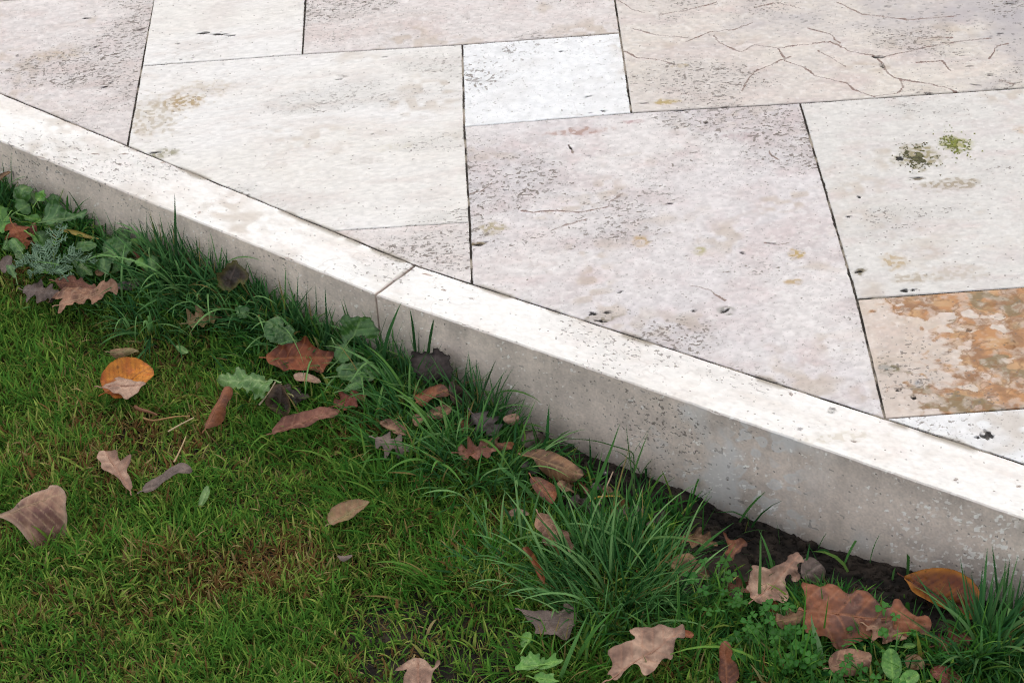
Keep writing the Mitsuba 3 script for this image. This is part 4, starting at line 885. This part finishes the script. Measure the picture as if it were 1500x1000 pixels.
# ------------------------------------------------------------------ clover
def clover(px, lab, n, spread, hmin, hmax, seed):
    r = np.random.default_rng(seed)
    k = thing('clover_plant', lab, 'clover')
    root = lawn_pt(px, 0.0)
    SV, SF, sn = [], [], 0
    for i in range(n):
        ang = r.uniform(0, 2 * math.pi); rad = spread * math.sqrt(r.uniform(0, 1))
        top = root + np.array([rad * math.cos(ang), rad * math.sin(ang) * 1.2, r.uniform(hmin, hmax)])
        foot = root + np.array([rad * math.cos(ang) * 0.4, rad * math.sin(ang) * 0.4, 0])
        if dist_kerb(top[:2])[0] < 0.012:
            continue
        V, F = tube([foot, (foot + top) / 2 + np.array([0, 0, 0.006]), top], 0.0007, 0.0005, 4)
        SV.append(V); SF.append(F + sn); sn += len(V)
        LV, LF, LC, ln = [], [], [], 0
        size = r.uniform(0.0045, 0.0078)
        nx_, ny_ = r.normal(0, .3), r.normal(-0.25, .3)
        nn = np.array([nx_, ny_, 1.0]); nn /= np.linalg.norm(nn)
        e1 = np.cross(nn, [0, 1, 0.1]); e1 /= np.linalg.norm(e1); e2 = np.cross(nn, e1)
        a0 = r.uniform(0, 2.1)
        col = np.array([0.055, 0.20, 0.04]) * r.uniform(0.75, 1.35) + np.array([0.02, 0.02, 0]) * r.uniform(0, 1)
        for b in range(3):
            a = a0 + b * 2.094 + r.normal(0, .1)
            du = e1 * math.cos(a) + e2 * math.sin(a); dv = np.cross(nn, du)
            prof = [(0, 0), (.25, .26), (.55, .45), (.85, .47), (1.0, .30), (.93, 0.0)]
            ring = [(x, y) for x, y in prof] + [(x, -y) for x, y in prof[-2:0:-1]]
            cen = (.55, 0)
            pts = np.array([cen] + ring)
            zz = 0.25 * np.abs(pts[:, 1]) - 0.12 * pts[:, 0] ** 2 + 0.05
            V = top + size * (pts[:, :1] * du + pts[:, 1:] * dv + zz[:, None] * nn)
            m_ = len(ring)
            F = np.array([[0, 1 + q, 1 + (q + 1) % m_] for q in range(m_)])
            LV.append(V); LF.append(F + ln); ln += len(V)
            cc = np.tile(col, (len(V), 1)); cc[0] = col * 0.6 + np.array([0.10, 0.16, 0.09]) * 0.6
            LC.append(cc)
        part(k, 'leaf', (np.vstack(LV), np.vstack(LF)), 'mat_blade', smooth=True, color=np.vstack(LC))
    SV = np.vstack(SV)
    part(k, 'stems', (SV, np.vstack(SF)), 'mat_green', smooth=True, color=solid_col(SV, (0.09, 0.17, 0.05), seed))


clover((1050, 905), 'clover with bright leaves between the big grass tuft and the pinkish grey oak leaf', 16, 0.035, 0.025, 0.05, 3)
clover((1150, 960), 'dense clover patch in front of the pinkish grey oak leaf', 46, 0.036, 0.015, 0.040, 4)
clover((1205, 985), 'clover at the bottom edge in front of the dusty pink leaf', 40, 0.045, 0.010, 0.035, 5)
clover((1105, 990), 'clover by the narrow upright orange leaf at the bottom edge', 22, 0.04, 0.012, 0.032, 6)
clover((1310, 955), 'clover sprig in front of the large copper brown oak leaf', 10, 0.022, 0.020, 0.05, 7)
clover((1290, 1010), 'clover at the bottom right, left of the ribbed leaf', 18, 0.035, 0.012, 0.035, 8)

# ------------------------------------------------------------------ twigs, straws, bead
for pts, r0, r1, col, lab, nm in [
        (B2((660, 485), (690, 505), (725, 518), (770, 540)), 0.0024, 0.0012, (0.16, 0.07, 0.035), 'short brown twig on the lawn below the orange beech leaf', 'twig'),
        (B2((700, 540), (760, 556), (830, 548), (930, 545)), 0.0012, 0.0008, (0.26, 0.15, 0.06), 'thin bent tan stem right of the short brown twig', 'dry_stem'),
        (B2((820, 607), (880, 580), (950, 552)), 0.0010, 0.0007, (0.42, 0.33, 0.20), 'pale straw on the lawn pointing at the folded orange brown leaf', 'straw'),
        (B2((850, 755), (880, 705), (910, 645)), 0.0011, 0.0006, (0.42, 0.30, 0.17), 'pale straw above the dark rolled leaf', 'straw'),
        (Bq((585, 665), (640, 610), (690, 550), (735, 480)), 0.0011, 0.0008, (0.40, 0.32, 0.22), 'pale dry stem in front of the dark hanging leaf', 'dry_stem'),
        (Bq((775, 485), (800, 560), (850, 590), (885, 620)), 0.0011, 0.0008, (0.32, 0.30, 0.14), 'bent yellowish stem right of the dark hanging leaf', 'dry_stem'),
        (F7((695, 480), (740, 390), (800, 262)), 0.0010, 0.0007, (0.42, 0.31, 0.22), 'pale dry stem leaning by the black bead', 'dry_stem'),
        (F7((640, 450), (700, 425), (780, 425), (850, 435)), 0.0012, 0.0006, (0.40, 0.24, 0.04), 'yellow orange dry blade on the soil below the black bead', 'dry_stem')]:
    P = np.array([lawn_pt(p, 0.022) for p in pts])
    P[:, 2] += np.linspace(0, 0.004, len(P)) * (1 if nm == 'twig' else 1)
    V, F = tube(P, r0, r1, 7)
    V = V + 0.0004 * (meshkit.noise(V * 500) - 0.5)[:, None]
    k = numbered(nm)
    scene[k] = mikit.ply((V, F), 'mat_leaf', smooth=True, color=solid_col(V, col, 5, 0.6))
    labels[k] = {'label': lab, 'category': nm.replace('_', ' ')}
bp = lawn_pt((886, 700), 0.0)
k = thing('bead', 'small round black bead on the soil at the foot of the kerb', 'bead')  # a small glossy black round object, kind unknown
bs = trimesh.creation.icosphere(subdivisions=3, radius=0.0052)
bs.vertices *= [1, 1, 0.92]
part(k, 'body', bs.apply_translation(bp + [0, 0, 0.0055]), 'mat_bead', smooth=True)
glint_dot = trimesh.creation.icosphere(subdivisions=1, radius=0.0012).apply_translation(bp + [0.0008, -0.0030, 0.0098])  # pale dot standing in for the highlight on the black sphere
part(k, 'painted_glint', (glint_dot.vertices, glint_dot.faces), 'mat_leaf', smooth=True, color=np.tile([0.35, 0.33, 0.30], (len(glint_dot.vertices), 1)))

# moss growing in the pits of the greyish slab
for px, py, rx, ry, n, col, lab in [(1345, 228, .024, .028, 900, (0.085, 0.08, 0.02), 'dark olive moss in the pits of the greyish slab'), (1400, 210, .016, .026, 520, (0.17, 0.19, 0.02), 'yellow green moss cushion on the greyish slab')]:
    c = J(px, py)
    a = rng.uniform(0, 2 * math.pi, n); q = np.abs(rng.normal(0, 0.62, n))
    xy = c + np.c_[np.cos(a) * q * rx, np.sin(a) * q * ry]
    keep = meshkit.fbm(np.c_[xy * 120, np.full(n, 3.0)], 2) > 0.47
    xy = xy[keep]
    r = rng.uniform(0.0004, 0.0013, len(xy))
    V = ico.vertices[None] * r[:, None, None] * rng.uniform(0.6, 1.3, (len(xy), 12, 1)) * [1, 1, 0.55] + np.c_[xy, 0.0003 + 0 * r][:, None]
    F = ico.faces[None] + (np.arange(len(xy)) * 12)[:, None, None]
    V = V.reshape(-1, 3)
    k = numbered('moss_patch')
    scene[k] = mikit.ply((V, F.reshape(-1, 3)), 'mat_green', smooth=True, color=solid_col(V, col, 3, 0.9))
    labels[k] = {'label': lab, 'category': 'moss'}

# ------------------------------------------------------------------ grass
def blades(base, L, w, az, tilt, curve, roll, K, col, tipcol=None):
    n = len(base)
    P = np.zeros((n, K + 1, 3)); P[:, 0] = base
    S = np.zeros((n, K + 1, 3))
    ca, sa = np.cos(az), np.sin(az)
    side = np.c_[-sa, ca, np.zeros(n)]
    for i in range(K + 1):
        t = tilt + curve * (i / K) ** 1.3
        d = np.c_[np.sin(t) * ca, np.sin(t) * sa, np.cos(t)]
        if i:
            P[:, i] = P[:, i - 1] + d * (L / K)[:, None]
        nn = np.cross(d, side)
        S[:, i] = side * np.cos(roll)[:, None] + nn * np.sin(roll)[:, None]
    prof = np.interp(np.linspace(0, 1, K + 1), [0, .15, .5, .8, 1], [.75, 1, .9, .55, 0.0])
    prof[-1] = 0
    off = S * (w[:, None] * prof / 2)[..., None]
    A_ = P[:, :K] + off[:, :K]; B_ = P[:, :K] - off[:, :K]
    V = np.concatenate([np.stack([A_, B_], 2).reshape(n, 2 * K, 3), P[:, K:]], 1)
    f = []
    for i in range(K - 1):
        a = 2 * i
        f += [[a, a + 1, a + 3], [a, a + 3, a + 2]]
    f.append([2 * K - 2, 2 * K - 1, 2 * K])
    F = (np.array(f)[None] + (np.arange(n) * (2 * K + 1))[:, None, None]).reshape(-1, 3)
    cc = np.repeat(col[:, None], 2 * K + 1, 1)
    if tipcol is not None:
        cc[:, -1] = tipcol
    return V.reshape(-1, 3), F, cc.reshape(-1, 3)


allleaf = np.vstack(LEAF_PTS)
ltree = cKDTree(allleaf[:, :2])


def under_leaf(xy, L, gz_, keep=0.26, r=0.006):
    """Shortens blades that stand under a fallen leaf so that they end below it; a few still push past."""
    d, i = ltree.query(xy)
    lim = np.maximum(allleaf[i, 2] - gz_ - 0.002, 0.003)
    hit = (d < r) & (rng.random(len(L)) > keep)
    return np.where(hit, np.minimum(L, lim), L)


LAWN = np.array([(0.100, 0.215, 0.032), (0.065, 0.165, 0.026), (0.175, 0.275, 0.045), (0.25, 0.31, 0.065), (0.29, 0.29, 0.08), (0.33, 0.25, 0.11), (0.17, 0.09, 0.035)]) * [1.24, 1.29, 1.38]
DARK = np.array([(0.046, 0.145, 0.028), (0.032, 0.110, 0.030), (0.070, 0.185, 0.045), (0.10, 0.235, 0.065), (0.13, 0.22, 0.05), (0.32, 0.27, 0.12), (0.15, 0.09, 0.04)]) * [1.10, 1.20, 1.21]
bare_px = [([(985, 765), (1060, 755), (1200, 815), (1340, 880), (1420, 900), (1400, 960), (1330, 930), (1240, 870), (1100, 860), (1000, 830)], 0.02),
           ([(740, 625), (800, 650), (900, 690), (940, 725), (900, 770), (800, 745), (740, 680)], 0.30),
           ([(520, 880), (700, 870), (760, 930), (770, 1010), (560, 1010), (500, 950)], 0.3),
           ([(200, 640), (330, 640), (340, 690), (220, 690)], 0.6), ([(150, 350), (215, 350), (215, 410), (120, 400)], 0.4)]
bare = [(Polygon(G(np.array(p, float), -0.1)[:, :2]), k) for p, k in bare_px]


def scatter(n, x0, x1, y0, y1):
    xy = np.c_[rng.uniform(x0, x1, n), rng.uniform(y0, y1, n)]
    xy = xy[contains_xy(lawn_side, xy[:, 0], xy[:, 1])]
    d = dist_kerb(xy)
    p = np.ones(len(xy))
    for pol, k in bare:
        p = np.where(contains_xy(pol.buffer(0.006), xy[:, 0], xy[:, 1]), p * k, p)
    strip = np.interp(xy[:, 0], [-0.03, 0.05, 0.14, 0.45, 0.60], [0.004, 0.034, 0.054, 0.062, 0.046]) * (0.6 + 0.8 * meshkit.noise(np.c_[xy * 40, d * 0]))
    p = np.where(d < strip, p * 0.015, p)
    ok = (rng.random(len(xy)) < p) & (d > 0.004)
    return xy[ok], d[ok]


def pick(pal, xy, w, seed):
    """Blade colours, in patches."""
    q = np.c_[xy, np.zeros(len(xy))]
    a = meshkit.fbm(q * 9, 3, seed)[:, None]
    b = meshkit.fbm(q * 30, 2, seed + 3)[:, None]
    W = np.array(w)[None] * np.exp(np.array([0, 0, 1.5, 3.5, 4.5, 5.5, 7.5])[None] * ((a - 0.5) * 1.3 + (b - 0.5) * 0.9))
    W = W / W.sum(1, keepdims=True)
    c = (W.cumsum(1) < rng.random((len(xy), 1))).sum(1)
    return pal[np.minimum(c, len(pal) - 1)] * rng.uniform(0.55, 1.4, (len(xy), 1))


def lawn_mesh(n, x0, x1, y0, y1, K=4):
    xy, d = scatter(n, x0, x1, y0, y1)
    z = ground_z(xy)
    q = np.c_[xy, np.zeros(len(xy))]
    right = np.clip((xy[:, 0] - 0.02) / 0.25, 0, 1)
    width = 0.085 + 0.22 * right
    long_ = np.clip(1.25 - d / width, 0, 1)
    L = rng.uniform(0.011, 0.029, len(xy)) * (0.55 + 0.95 * meshkit.fbm(q * 16, 2, 4)) + long_ * rng.uniform(0.004, 0.042, len(xy)) * (0.4 + meshkit.noise(q * 25, 9))
    L = under_leaf(xy, L, z)
    w = 0.0017 * np.exp(rng.normal(0, 0.34, len(xy))) * (1 + 0.40 * long_)
    az = rng.uniform(0, 2 * np.pi, len(xy)) + 1.5 * (meshkit.noise(q * 22, 2) - 0.5)
    tilt = np.abs(rng.normal(0.35, 0.38, len(xy)))
    curve = rng.uniform(0.1, 1.5, len(xy))
    roll = rng.normal(0, 0.5, len(xy))
    light = pick(LAWN, xy, (5, 5, 4, 2.0, 0.8, 0.45, 0.7), 1)
    dark = pick(DARK, xy, (5, 4, 4, 3, 0.8, 0.25, 0.2), 2)
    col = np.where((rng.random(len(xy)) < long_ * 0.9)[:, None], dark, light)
    return blades(np.c_[xy, z - 0.001], L, w, az, tilt, curve, roll, K, col)


def moss_mesh(n):
    xy, d = scatter(n, -0.72, 0.66, -1.0, 0.25)
    q = np.c_[xy, np.zeros(len(xy))]
    keep = meshkit.fbm(q * 11, 3, 31) + 0.25 * (meshkit.noise(q * 60, 6) - 0.5) > 0.50
    xy = xy[keep & (d > 0.12)]
    n = len(xy)
    c = np.array([(0.15, 0.20, 0.035), (0.11, 0.17, 0.03), (0.20, 0.21, 0.05), (0.22, 0.13, 0.05)])[rng.choice(4, n, p=[.4, .3, .2, .1])] * rng.uniform(0.6, 1.3, (n, 1))
    z = ground_z(xy)
    L = under_leaf(xy, rng.uniform(0.006, 0.014, n), z, keep=0)
    return blades(np.c_[xy, z], L, rng.uniform(0.0008, 0.0015, n), rng.uniform(0, 6.28, n), rng.uniform(0, 1.1, n), rng.uniform(0, .8, n), rng.normal(0, .6, n), 2, c)


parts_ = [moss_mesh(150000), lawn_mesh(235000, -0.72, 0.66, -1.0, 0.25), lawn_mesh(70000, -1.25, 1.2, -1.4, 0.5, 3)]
# dead thatch lying between the blades
xy, d = scatter(45000, -0.72, 0.66, -1.0, 0.25)
z = ground_z(xy)
th = np.array([(0.20, 0.12, 0.05), (0.30, 0.21, 0.10), (0.12, 0.065, 0.03), (0.16, 0.16, 0.045)])[rng.integers(0, 4, len(xy))] * rng.uniform(0.6, 1.2, (len(xy), 1))
L = under_leaf(xy, rng.uniform(0.008, 0.022, len(xy)), z)
parts_.append(blades(np.c_[xy, z + 0.002], L, rng.uniform(0.0007, 0.0014, len(xy)), rng.uniform(0, 6.28, len(xy)), rng.uniform(0.8, 1.5, len(xy)), rng.uniform(-.1, .25, len(xy)), rng.normal(0, .4, len(xy)), 3, th))
V, F, Cc, n0 = [], [], [], 0
for v, f, c in parts_:
    V.append(v); F.append(f + n0); Cc.append(c); n0 += len(v)
V, F, Cc = np.vstack(V), np.vstack(F), np.vstack(Cc)
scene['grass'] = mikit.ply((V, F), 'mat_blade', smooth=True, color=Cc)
labels['grass'] = {'label': 'short mown green lawn with yellowish and brown thatch patches, growing longer towards the kerb', 'category': 'grass', 'kind': 'stuff'}


def tuft(px, lab, n, spread, l0, l1, wid, tmin, tmax, c0, c1, seed, curve=(0.2, 1.2), lean=None, K=7, lift=-0.001):
    r = np.random.default_rng(seed)
    root = lawn_pt(px, 0)
    for _ in range(60):                       # keep the roots out of the stone
        if contains_xy(lawn_side, *root[:2]) and dist_kerb(root[:2])[0] > min(0.6 * spread, 0.02):
            break
        root = root + np.array([-0.0011, -0.0016, 0])
    a, q = r.uniform(0, 2 * np.pi, n), np.sqrt(r.uniform(0, 1, n))
    off = np.c_[np.cos(a) * q, np.sin(a) * q] * spread
    xy = root[:2] + off
    ok = (dist_kerb(xy) > 0.006) & contains_xy(lawn_side, xy[:, 0], xy[:, 1])
    xy, a, q = xy[ok], a[ok], q[ok]
    n = len(xy)
    az = a + r.normal(0, 0.7, n)
    tilt = tmin + (tmax - tmin) * r.uniform(0, 1, n) * (0.35 + 0.65 * q)
    if lean is not None:
        az = np.where(r.random(n) < 0.6, lean + r.normal(0, 0.5, n), az)
    L = r.uniform(l0, l1, n)
    cv = r.uniform(*curve, n)
    # blades do not grow into the stone: those that would are stood up and turned along it
    for _ in range(6):
        reach = xy + np.c_[np.cos(az), np.sin(az)] * (L * np.sin(np.clip(tilt + 0.6 * cv, 0, 1.6)))[:, None]
        bad = ~contains_xy(lawn_side, reach[:, 0], reach[:, 1])
        az = np.where(bad, az + r.normal(0, 1.2, n), az); tilt = np.where(bad, tilt * 0.7, tilt); cv = np.where(bad, cv * 0.7, cv)
    col = np.array(c0) + (np.array(c1) - np.array(c0)) * r.uniform(0, 1, (n, 1)) ** 1.5
    col = col * r.uniform(0.75, 1.25, (n, 1))
    dead = r.random(n) < 0.05
    col = np.where(dead[:, None], np.array([0.30, 0.23, 0.09]), col)
    z = ground_z(xy)
    L = under_leaf(xy, L, z, keep=0.25)
    v, f, c = blades(np.c_[xy, z + lift], L, r.uniform(0.7, 1.15, n) * wid, az, tilt, cv, r.normal(0, .5, n), K, col)
    k = thing('grass_tuft', lab, 'grass tuft')
    m_ = max(4, n // 14)                        # a few longer, paler blades that flop over
    b_ = r.choice(n, min(m_, n), replace=False)
    az2 = az[b_]
    L2 = L[b_].clip(0.03) * r.uniform(1.15, 1.6, len(b_))
    ok2 = contains_xy(lawn_side, *(xy[b_] + np.c_[np.cos(az2), np.sin(az2)] * (0.75 * L2)[:, None]).T)
    if ok2.sum() > 1:
        b_, az2, L2 = b_[ok2], az2[ok2], L2[ok2]
        pal_ = np.array(c1) * r.uniform(0.95, 1.35, (len(b_), 1)) + np.array([0.03, 0.0, 0.01])
        v2, f2, c2 = blades(np.c_[xy[b_], z[b_]], L2, np.full(len(b_), wid * 1.15), az2, r.uniform(0.05, 0.6, len(b_)), r.uniform(0.8, 2.0, len(b_)), r.normal(0, .4, len(b_)), 9, pal_)
        v, f, c = np.vstack([v, v2]), np.vstack([f, f2 + len(v)]), np.vstack([c, c2])
    part(k, 'blades', (v, f), 'mat_blade', smooth=True, color=c)
    TUFTS.append((k, px))


TUFTS = []
D0, D1 = (0.036, 0.120, 0.044), (0.155, 0.34, 0.115)
B0, B1 = (0.045, 0.16, 0.022), (0.13, 0.29, 0.05)
tuft((262, 398), 'few thin upright blades rising against the kerb at the left', 26, 0.022, 0.05, 0.095, 0.0024, 0, 0.28, D0, D1, 1, curve=(0, .3))
tuft((250, 440), 'broad dark arching grass tuft right of the pinkish oak leaf', 330, 0.065, 0.045, 0.085, 0.0026, 0.1, 1.1, D0, D1, 2)
tuft((320, 440), 'dark tuft below the yellow rimmed leaf by the kerb', 150, 0.045, 0.03, 0.065, 0.0026, 0.1, 1.0, D0, D1, 3)
tuft((590, 585), 'tuft of dark blades left of the grey upright leaf', 120, 0.04, 0.04, 0.085, 0.0028, 0.05, 0.8, D0, D1, 4)
tuft((655, 655), 'wide mass of long grass in front of the curled leaves by the kerb', 380, 0.075, 0.04, 0.085, 0.0028, 0.1, 1.1, D0, (0.09, 0.25, 0.05), 5)
tuft((715, 700), 'long grass tuft left of the smooth tan leaf', 170, 0.05, 0.035, 0.075, 0.0027, 0.1, 1.1, D0, D1, 6)
tuft((900, 880), 'big dense dark grass tuft at the lower middle', 620, 0.062, 0.045, 0.090, 0.0024, 0.1, 1.15, (0.020, 0.088, 0.024), D1, 7, curve=(0.1, 1.0))
tuft((1437, 965), 'coarse spreading grass tuft at the lower right corner', 170, 0.020, 0.05, 0.10, 0.0034, 0.2, 1.35, D0, (0.10, 0.25, 0.08), 8, curve=(0.0, .7))
tuft((1475, 915), 'upright stiff blades against the kerb at the right edge', 26, 0.014, 0.05, 0.085, 0.0032, 0, 0.35, D0, D1, 9, curve=(0, .3))
tuft((880, 790), 'slender long blades in front of the orange brown oval leaf', 46, 0.040, 0.05, 0.115, 0.0028, 0.0, 0.7, (0.05, 0.16, 0.04), (0.11, 0.26, 0.07), 10, curve=(0, .6))
tuft((475, 600), 'sparse tuft among the reddish leaves left of centre', 60, 0.04, 0.03, 0.06, 0.0026, 0.1, 0.9, B0, B1, 11)
tuft((540, 650), 'bright green grass clump below the fan leaf weed', 200, 0.065, 0.03, 0.055, 0.0026, 0.1, 1.0, B0, B1, 12)
tuft((600, 740), 'medium long grass patch in the middle of the lawn edge', 260, 0.075, 0.028, 0.055, 0.0024, 0.1, 1.1, (0.03, 0.12, 0.022), (0.10, 0.24, 0.035), 13)
tuft((20, 290), 'grass clump against the kerb at the far left edge', 90, 0.04, 0.04, 0.075, 0.0026, 0.1, 0.9, D0, D1, 14)
tuft((120, 420), 'loose dark grass around the silver fronds', 110, 0.06, 0.03, 0.055, 0.0024, 0.1, 1.0, D0, D1, 15)
tuft((975, 985), 'blades at the bottom crossing the large pale oak leaf', 24, 0.030, 0.05, 0.085, 0.0028, 0.0, 0.5, (0.05, 0.14, 0.03), (0.09, 0.24, 0.05), 16, curve=(0, .4))
tuft((830, 985), 'bright tuft at the bottom between the two big pale leaves', 150, 0.05, 0.03, 0.06, 0.0028, 0.1, 1.0, B0, B1, 17)
tuft((1165, 985), 'long blades rising through the clover at the bottom right', 26, 0.04, 0.06, 0.10, 0.0026, 0.0, 0.5, B0, B1, 18, curve=(0, .4))
tuft((780, 830), 'grass tuft around the rust orange leaf strip', 170, 0.055, 0.03, 0.065, 0.0025, 0.1, 1.1, D0, D1, 19)
tuft((690, 860), 'mid green grass clump above the bare mossy spot', 200, 0.07, 0.025, 0.05, 0.0024, 0.1, 1.1, B0, (0.10, 0.25, 0.04), 20)
tuft((1380, 985), 'grass between the round leaf and the coarse right hand tuft', 60, 0.03, 0.04, 0.075, 0.0028, 0.1, 0.9, B0, B1, 21)
tuft((400, 560), 'grass around the frilled pale weed', 70, 0.05, 0.025, 0.05, 0.0024, 0.1, 1.0, D0, B1, 22)


tuft((5, 285), 'tall dark grass against the kerb where it leaves the photo at the left', 110, 0.035, 0.05, 0.085, 0.0026, 0.05, 0.8, D0, D1, 28)
FR = ['leftmost of the row, beside the rounded weed leaves', 'second from the rounded weed leaves', 'behind the tallest single blade', 'just right of the tallest single blade', 'left of the yellow rimmed leaf', 'right of the yellow rimmed leaf', 'halfway from yellow rimmed to rust red leaf', 'behind the rust red oak leaf', 'behind the fan leaf weed', 'under the kerb joint', 'just left of the grey upright leaf', 'just right of the grey upright leaf', 'behind the shrivelled black leaf']
for q_, (px_, py_) in enumerate([(205, 400), (235, 410), (265, 415), (290, 420), (315, 425), (370, 470), (420, 490), (455, 520), (520, 545), (560, 560), (610, 600), (665, 610), (705, 640)]):
    k_ = numbered('grass_tuft')
    tuft((px_, py_), 'grass fringe at the kerb foot, ' + FR[q_], 85, 0.026, 0.045, 0.088, 0.0025, 0.05, 0.95, D0, D1, 40 + q_)
    labels[k_]['group'] = 'grass fringe along the kerb'
tuft((600, 640), 'tall light green grass below the grey upright leaf', 120, 0.05, 0.045, 0.085, 0.0027, 0.1, 1.0, (0.05, 0.16, 0.04), (0.16, 0.35, 0.10), 29)
tuft((690, 690), 'tall light green grass left of the orange brown oval leaf', 120, 0.05, 0.045, 0.085, 0.0027, 0.1, 1.0, (0.05, 0.16, 0.04), (0.16, 0.35, 0.10), 30)
tuft((345, 452), 'taller dark blades in front of the yellow rimmed leaf', 90, 0.030, 0.05, 0.085, 0.0026, 0.0, 0.7, D0, D1, 23)
tuft((60, 335), 'long grass among the broad weed leaves at the far left', 90, 0.05, 0.04, 0.08, 0.0024, 0.1, 1.0, D0, B1, 24)
tuft((180, 400), 'grass standing between the rounded weed leaves and the pinkish oak leaf', 80, 0.04, 0.03, 0.06, 0.0024, 0.1, 1.0, D0, D1, 25)
tuft((440, 640), 'grass in front of the wavy reddish leaf', 110, 0.05, 0.025, 0.05, 0.0025, 0.1, 1.0, B0, B1, 26)
tuft((1010, 900), 'grass below the tan oak leaf, right of the big dark tuft', 80, 0.035, 0.03, 0.06, 0.0024, 0.1, 1.0, D0, B1, 27)


def long_blade(pts, wid, col, lab):
    """One long leaf of grass: its foot on the ground, the rest on an upright plane through it."""
    o = lawn_pt(pts[0], 0.0)
    for _ in range(60):
        if contains_xy(lawn_side, *o[:2]) and dist_kerb(o[:2])[0] > 0.014:
            break
        o = o + np.array([-0.0011, -0.0016, 0])
    W = GP(np.array(pts, float), o, np.array([-0.58, -0.81, 0.12]))
    t = np.linspace(0, 1, len(W)); tn = np.linspace(0, 1, 14)
    from scipy.interpolate import PchipInterpolator
    P = PchipInterpolator(t, W)(tn)
    d = np.gradient(P, axis=0); d /= np.linalg.norm(d, axis=1, keepdims=True)
    s = np.cross(d, [0.1, -0.7, 0.7]); s /= np.linalg.norm(s, axis=1, keepdims=True)
    nn = np.cross(s, d)
    w = wid / 2 * np.interp(tn, [0, .2, .6, 1], [.8, 1, .8, .05])
    V = np.stack([P + s * w[:, None], P - nn * (w * 0.35)[:, None], P - s * w[:, None]], 1).reshape(-1, 3)
    F = []
    for i in range(13):
        for k in range(2):
            a = 3 * i + k
            F += [[a, a + 1, a + 4], [a, a + 4, a + 3]]
    k = min(TUFTS, key=lambda t: math.dist(t[1], pts[0]))[0]
    key = part(k, 'long_blade', (V, np.array(F)), 'mat_blade', smooth=True, color=solid_col(V, col, 4, 0.3))
    labels[key] = {'label': lab}


long_blade([(840, 765), (868, 720), (890, 670), (908, 620)], 0.0042, (0.07, 0.19, 0.05), 'long straight blade leaning right across the kerb face')
long_blade([(1012, 862), (990, 832), (940, 806), (880, 790), (835, 800)], 0.0055, (0.11, 0.30, 0.09), 'long bright blade arching left over the big dark tuft')
long_blade([(797, 748), (770, 715), (735, 685), (728, 676)], 0.0048, (0.12, 0.29, 0.09), 'pale green blade slanting down left of the orange brown oval leaf')
long_blade([(932, 765), (926, 700), (920, 650), (917, 620)], 0.0016, (0.07, 0.13, 0.05), 'hair thin stem standing before the kerb, right of the long straight blade')
long_blade([(930, 760), (928, 664), (890, 650), (850, 643), (810, 645)], 0.0014, (0.07, 0.12, 0.05), 'thin wire like stem lying level across the kerb face')
long_blade([(612, 560), (606, 490), (600, 452)], 0.0034, (0.03, 0.09, 0.03), 'dark blade rising before the kerb just right of its joint')
long_blade([(558, 565), (566, 500), (576, 470), (588, 443)], 0.0040, (0.05, 0.15, 0.05), 'blade leaning right just below the kerb joint')
long_blade([(622, 565), (631, 490), (636, 468)], 0.0034, (0.035, 0.10, 0.035), 'short dark blade above the grey upright leaf')
long_blade([(259, 425), (257, 340), (256, 284)], 0.0036, (0.03, 0.085, 0.03), 'tallest single blade crossing the kerb edge at the left')
long_blade([(690, 625), (712, 562), (727, 526)], 0.0024, (0.05, 0.09, 0.045), 'thin grey green stem right of the shrivelled black leaf')
long_blade([(1112, 905), (1113, 850), (1115, 776)], 0.0036, (0.10, 0.22, 0.07), 'single upright blade before the bare soil')
long_blade([(1205, 985), (1200, 945), (1192, 922), (1188, 899)], 0.0050, (0.20, 0.34, 0.16), 'pale cut blade in front of the large copper brown leaf')
long_blade([(818, 1000), (838, 950), (862, 898)], 0.0042, (0.13, 0.30, 0.09), 'pale straight blade right of the grey brown oak leaf')
long_blade([(1350, 990), (1347, 950), (1342, 925)], 0.0044, (0.24, 0.28, 0.05), 'yellow green blade right of the ribbed leaf')
long_blade([(842, 975), (862, 935), (905, 888)], 0.0042, (0.10, 0.26, 0.06), 'bright slanting blade left of the large pale oak leaf')
long_blade([(1000, 835), (1030, 800), (1075, 765)], 0.0040, (0.08, 0.22, 0.06), 'blade of the big tuft reaching right over the bare soil')
long_blade([(474, 540), (478, 470), (477, 438)], 0.0018, (0.03, 0.08, 0.03), 'thin dark stem left of the fan leaf')
long_blade([(1203, 940), (1206, 900), (1201, 850)], 0.0030, (0.10, 0.17, 0.05), 'thin olive blade crossing the left part of the large copper brown leaf')
long_blade([(1284, 940), (1288, 905), (1292, 868)], 0.0030, (0.18, 0.20, 0.05), 'yellowish thin blade crossing the middle of the large copper brown leaf')
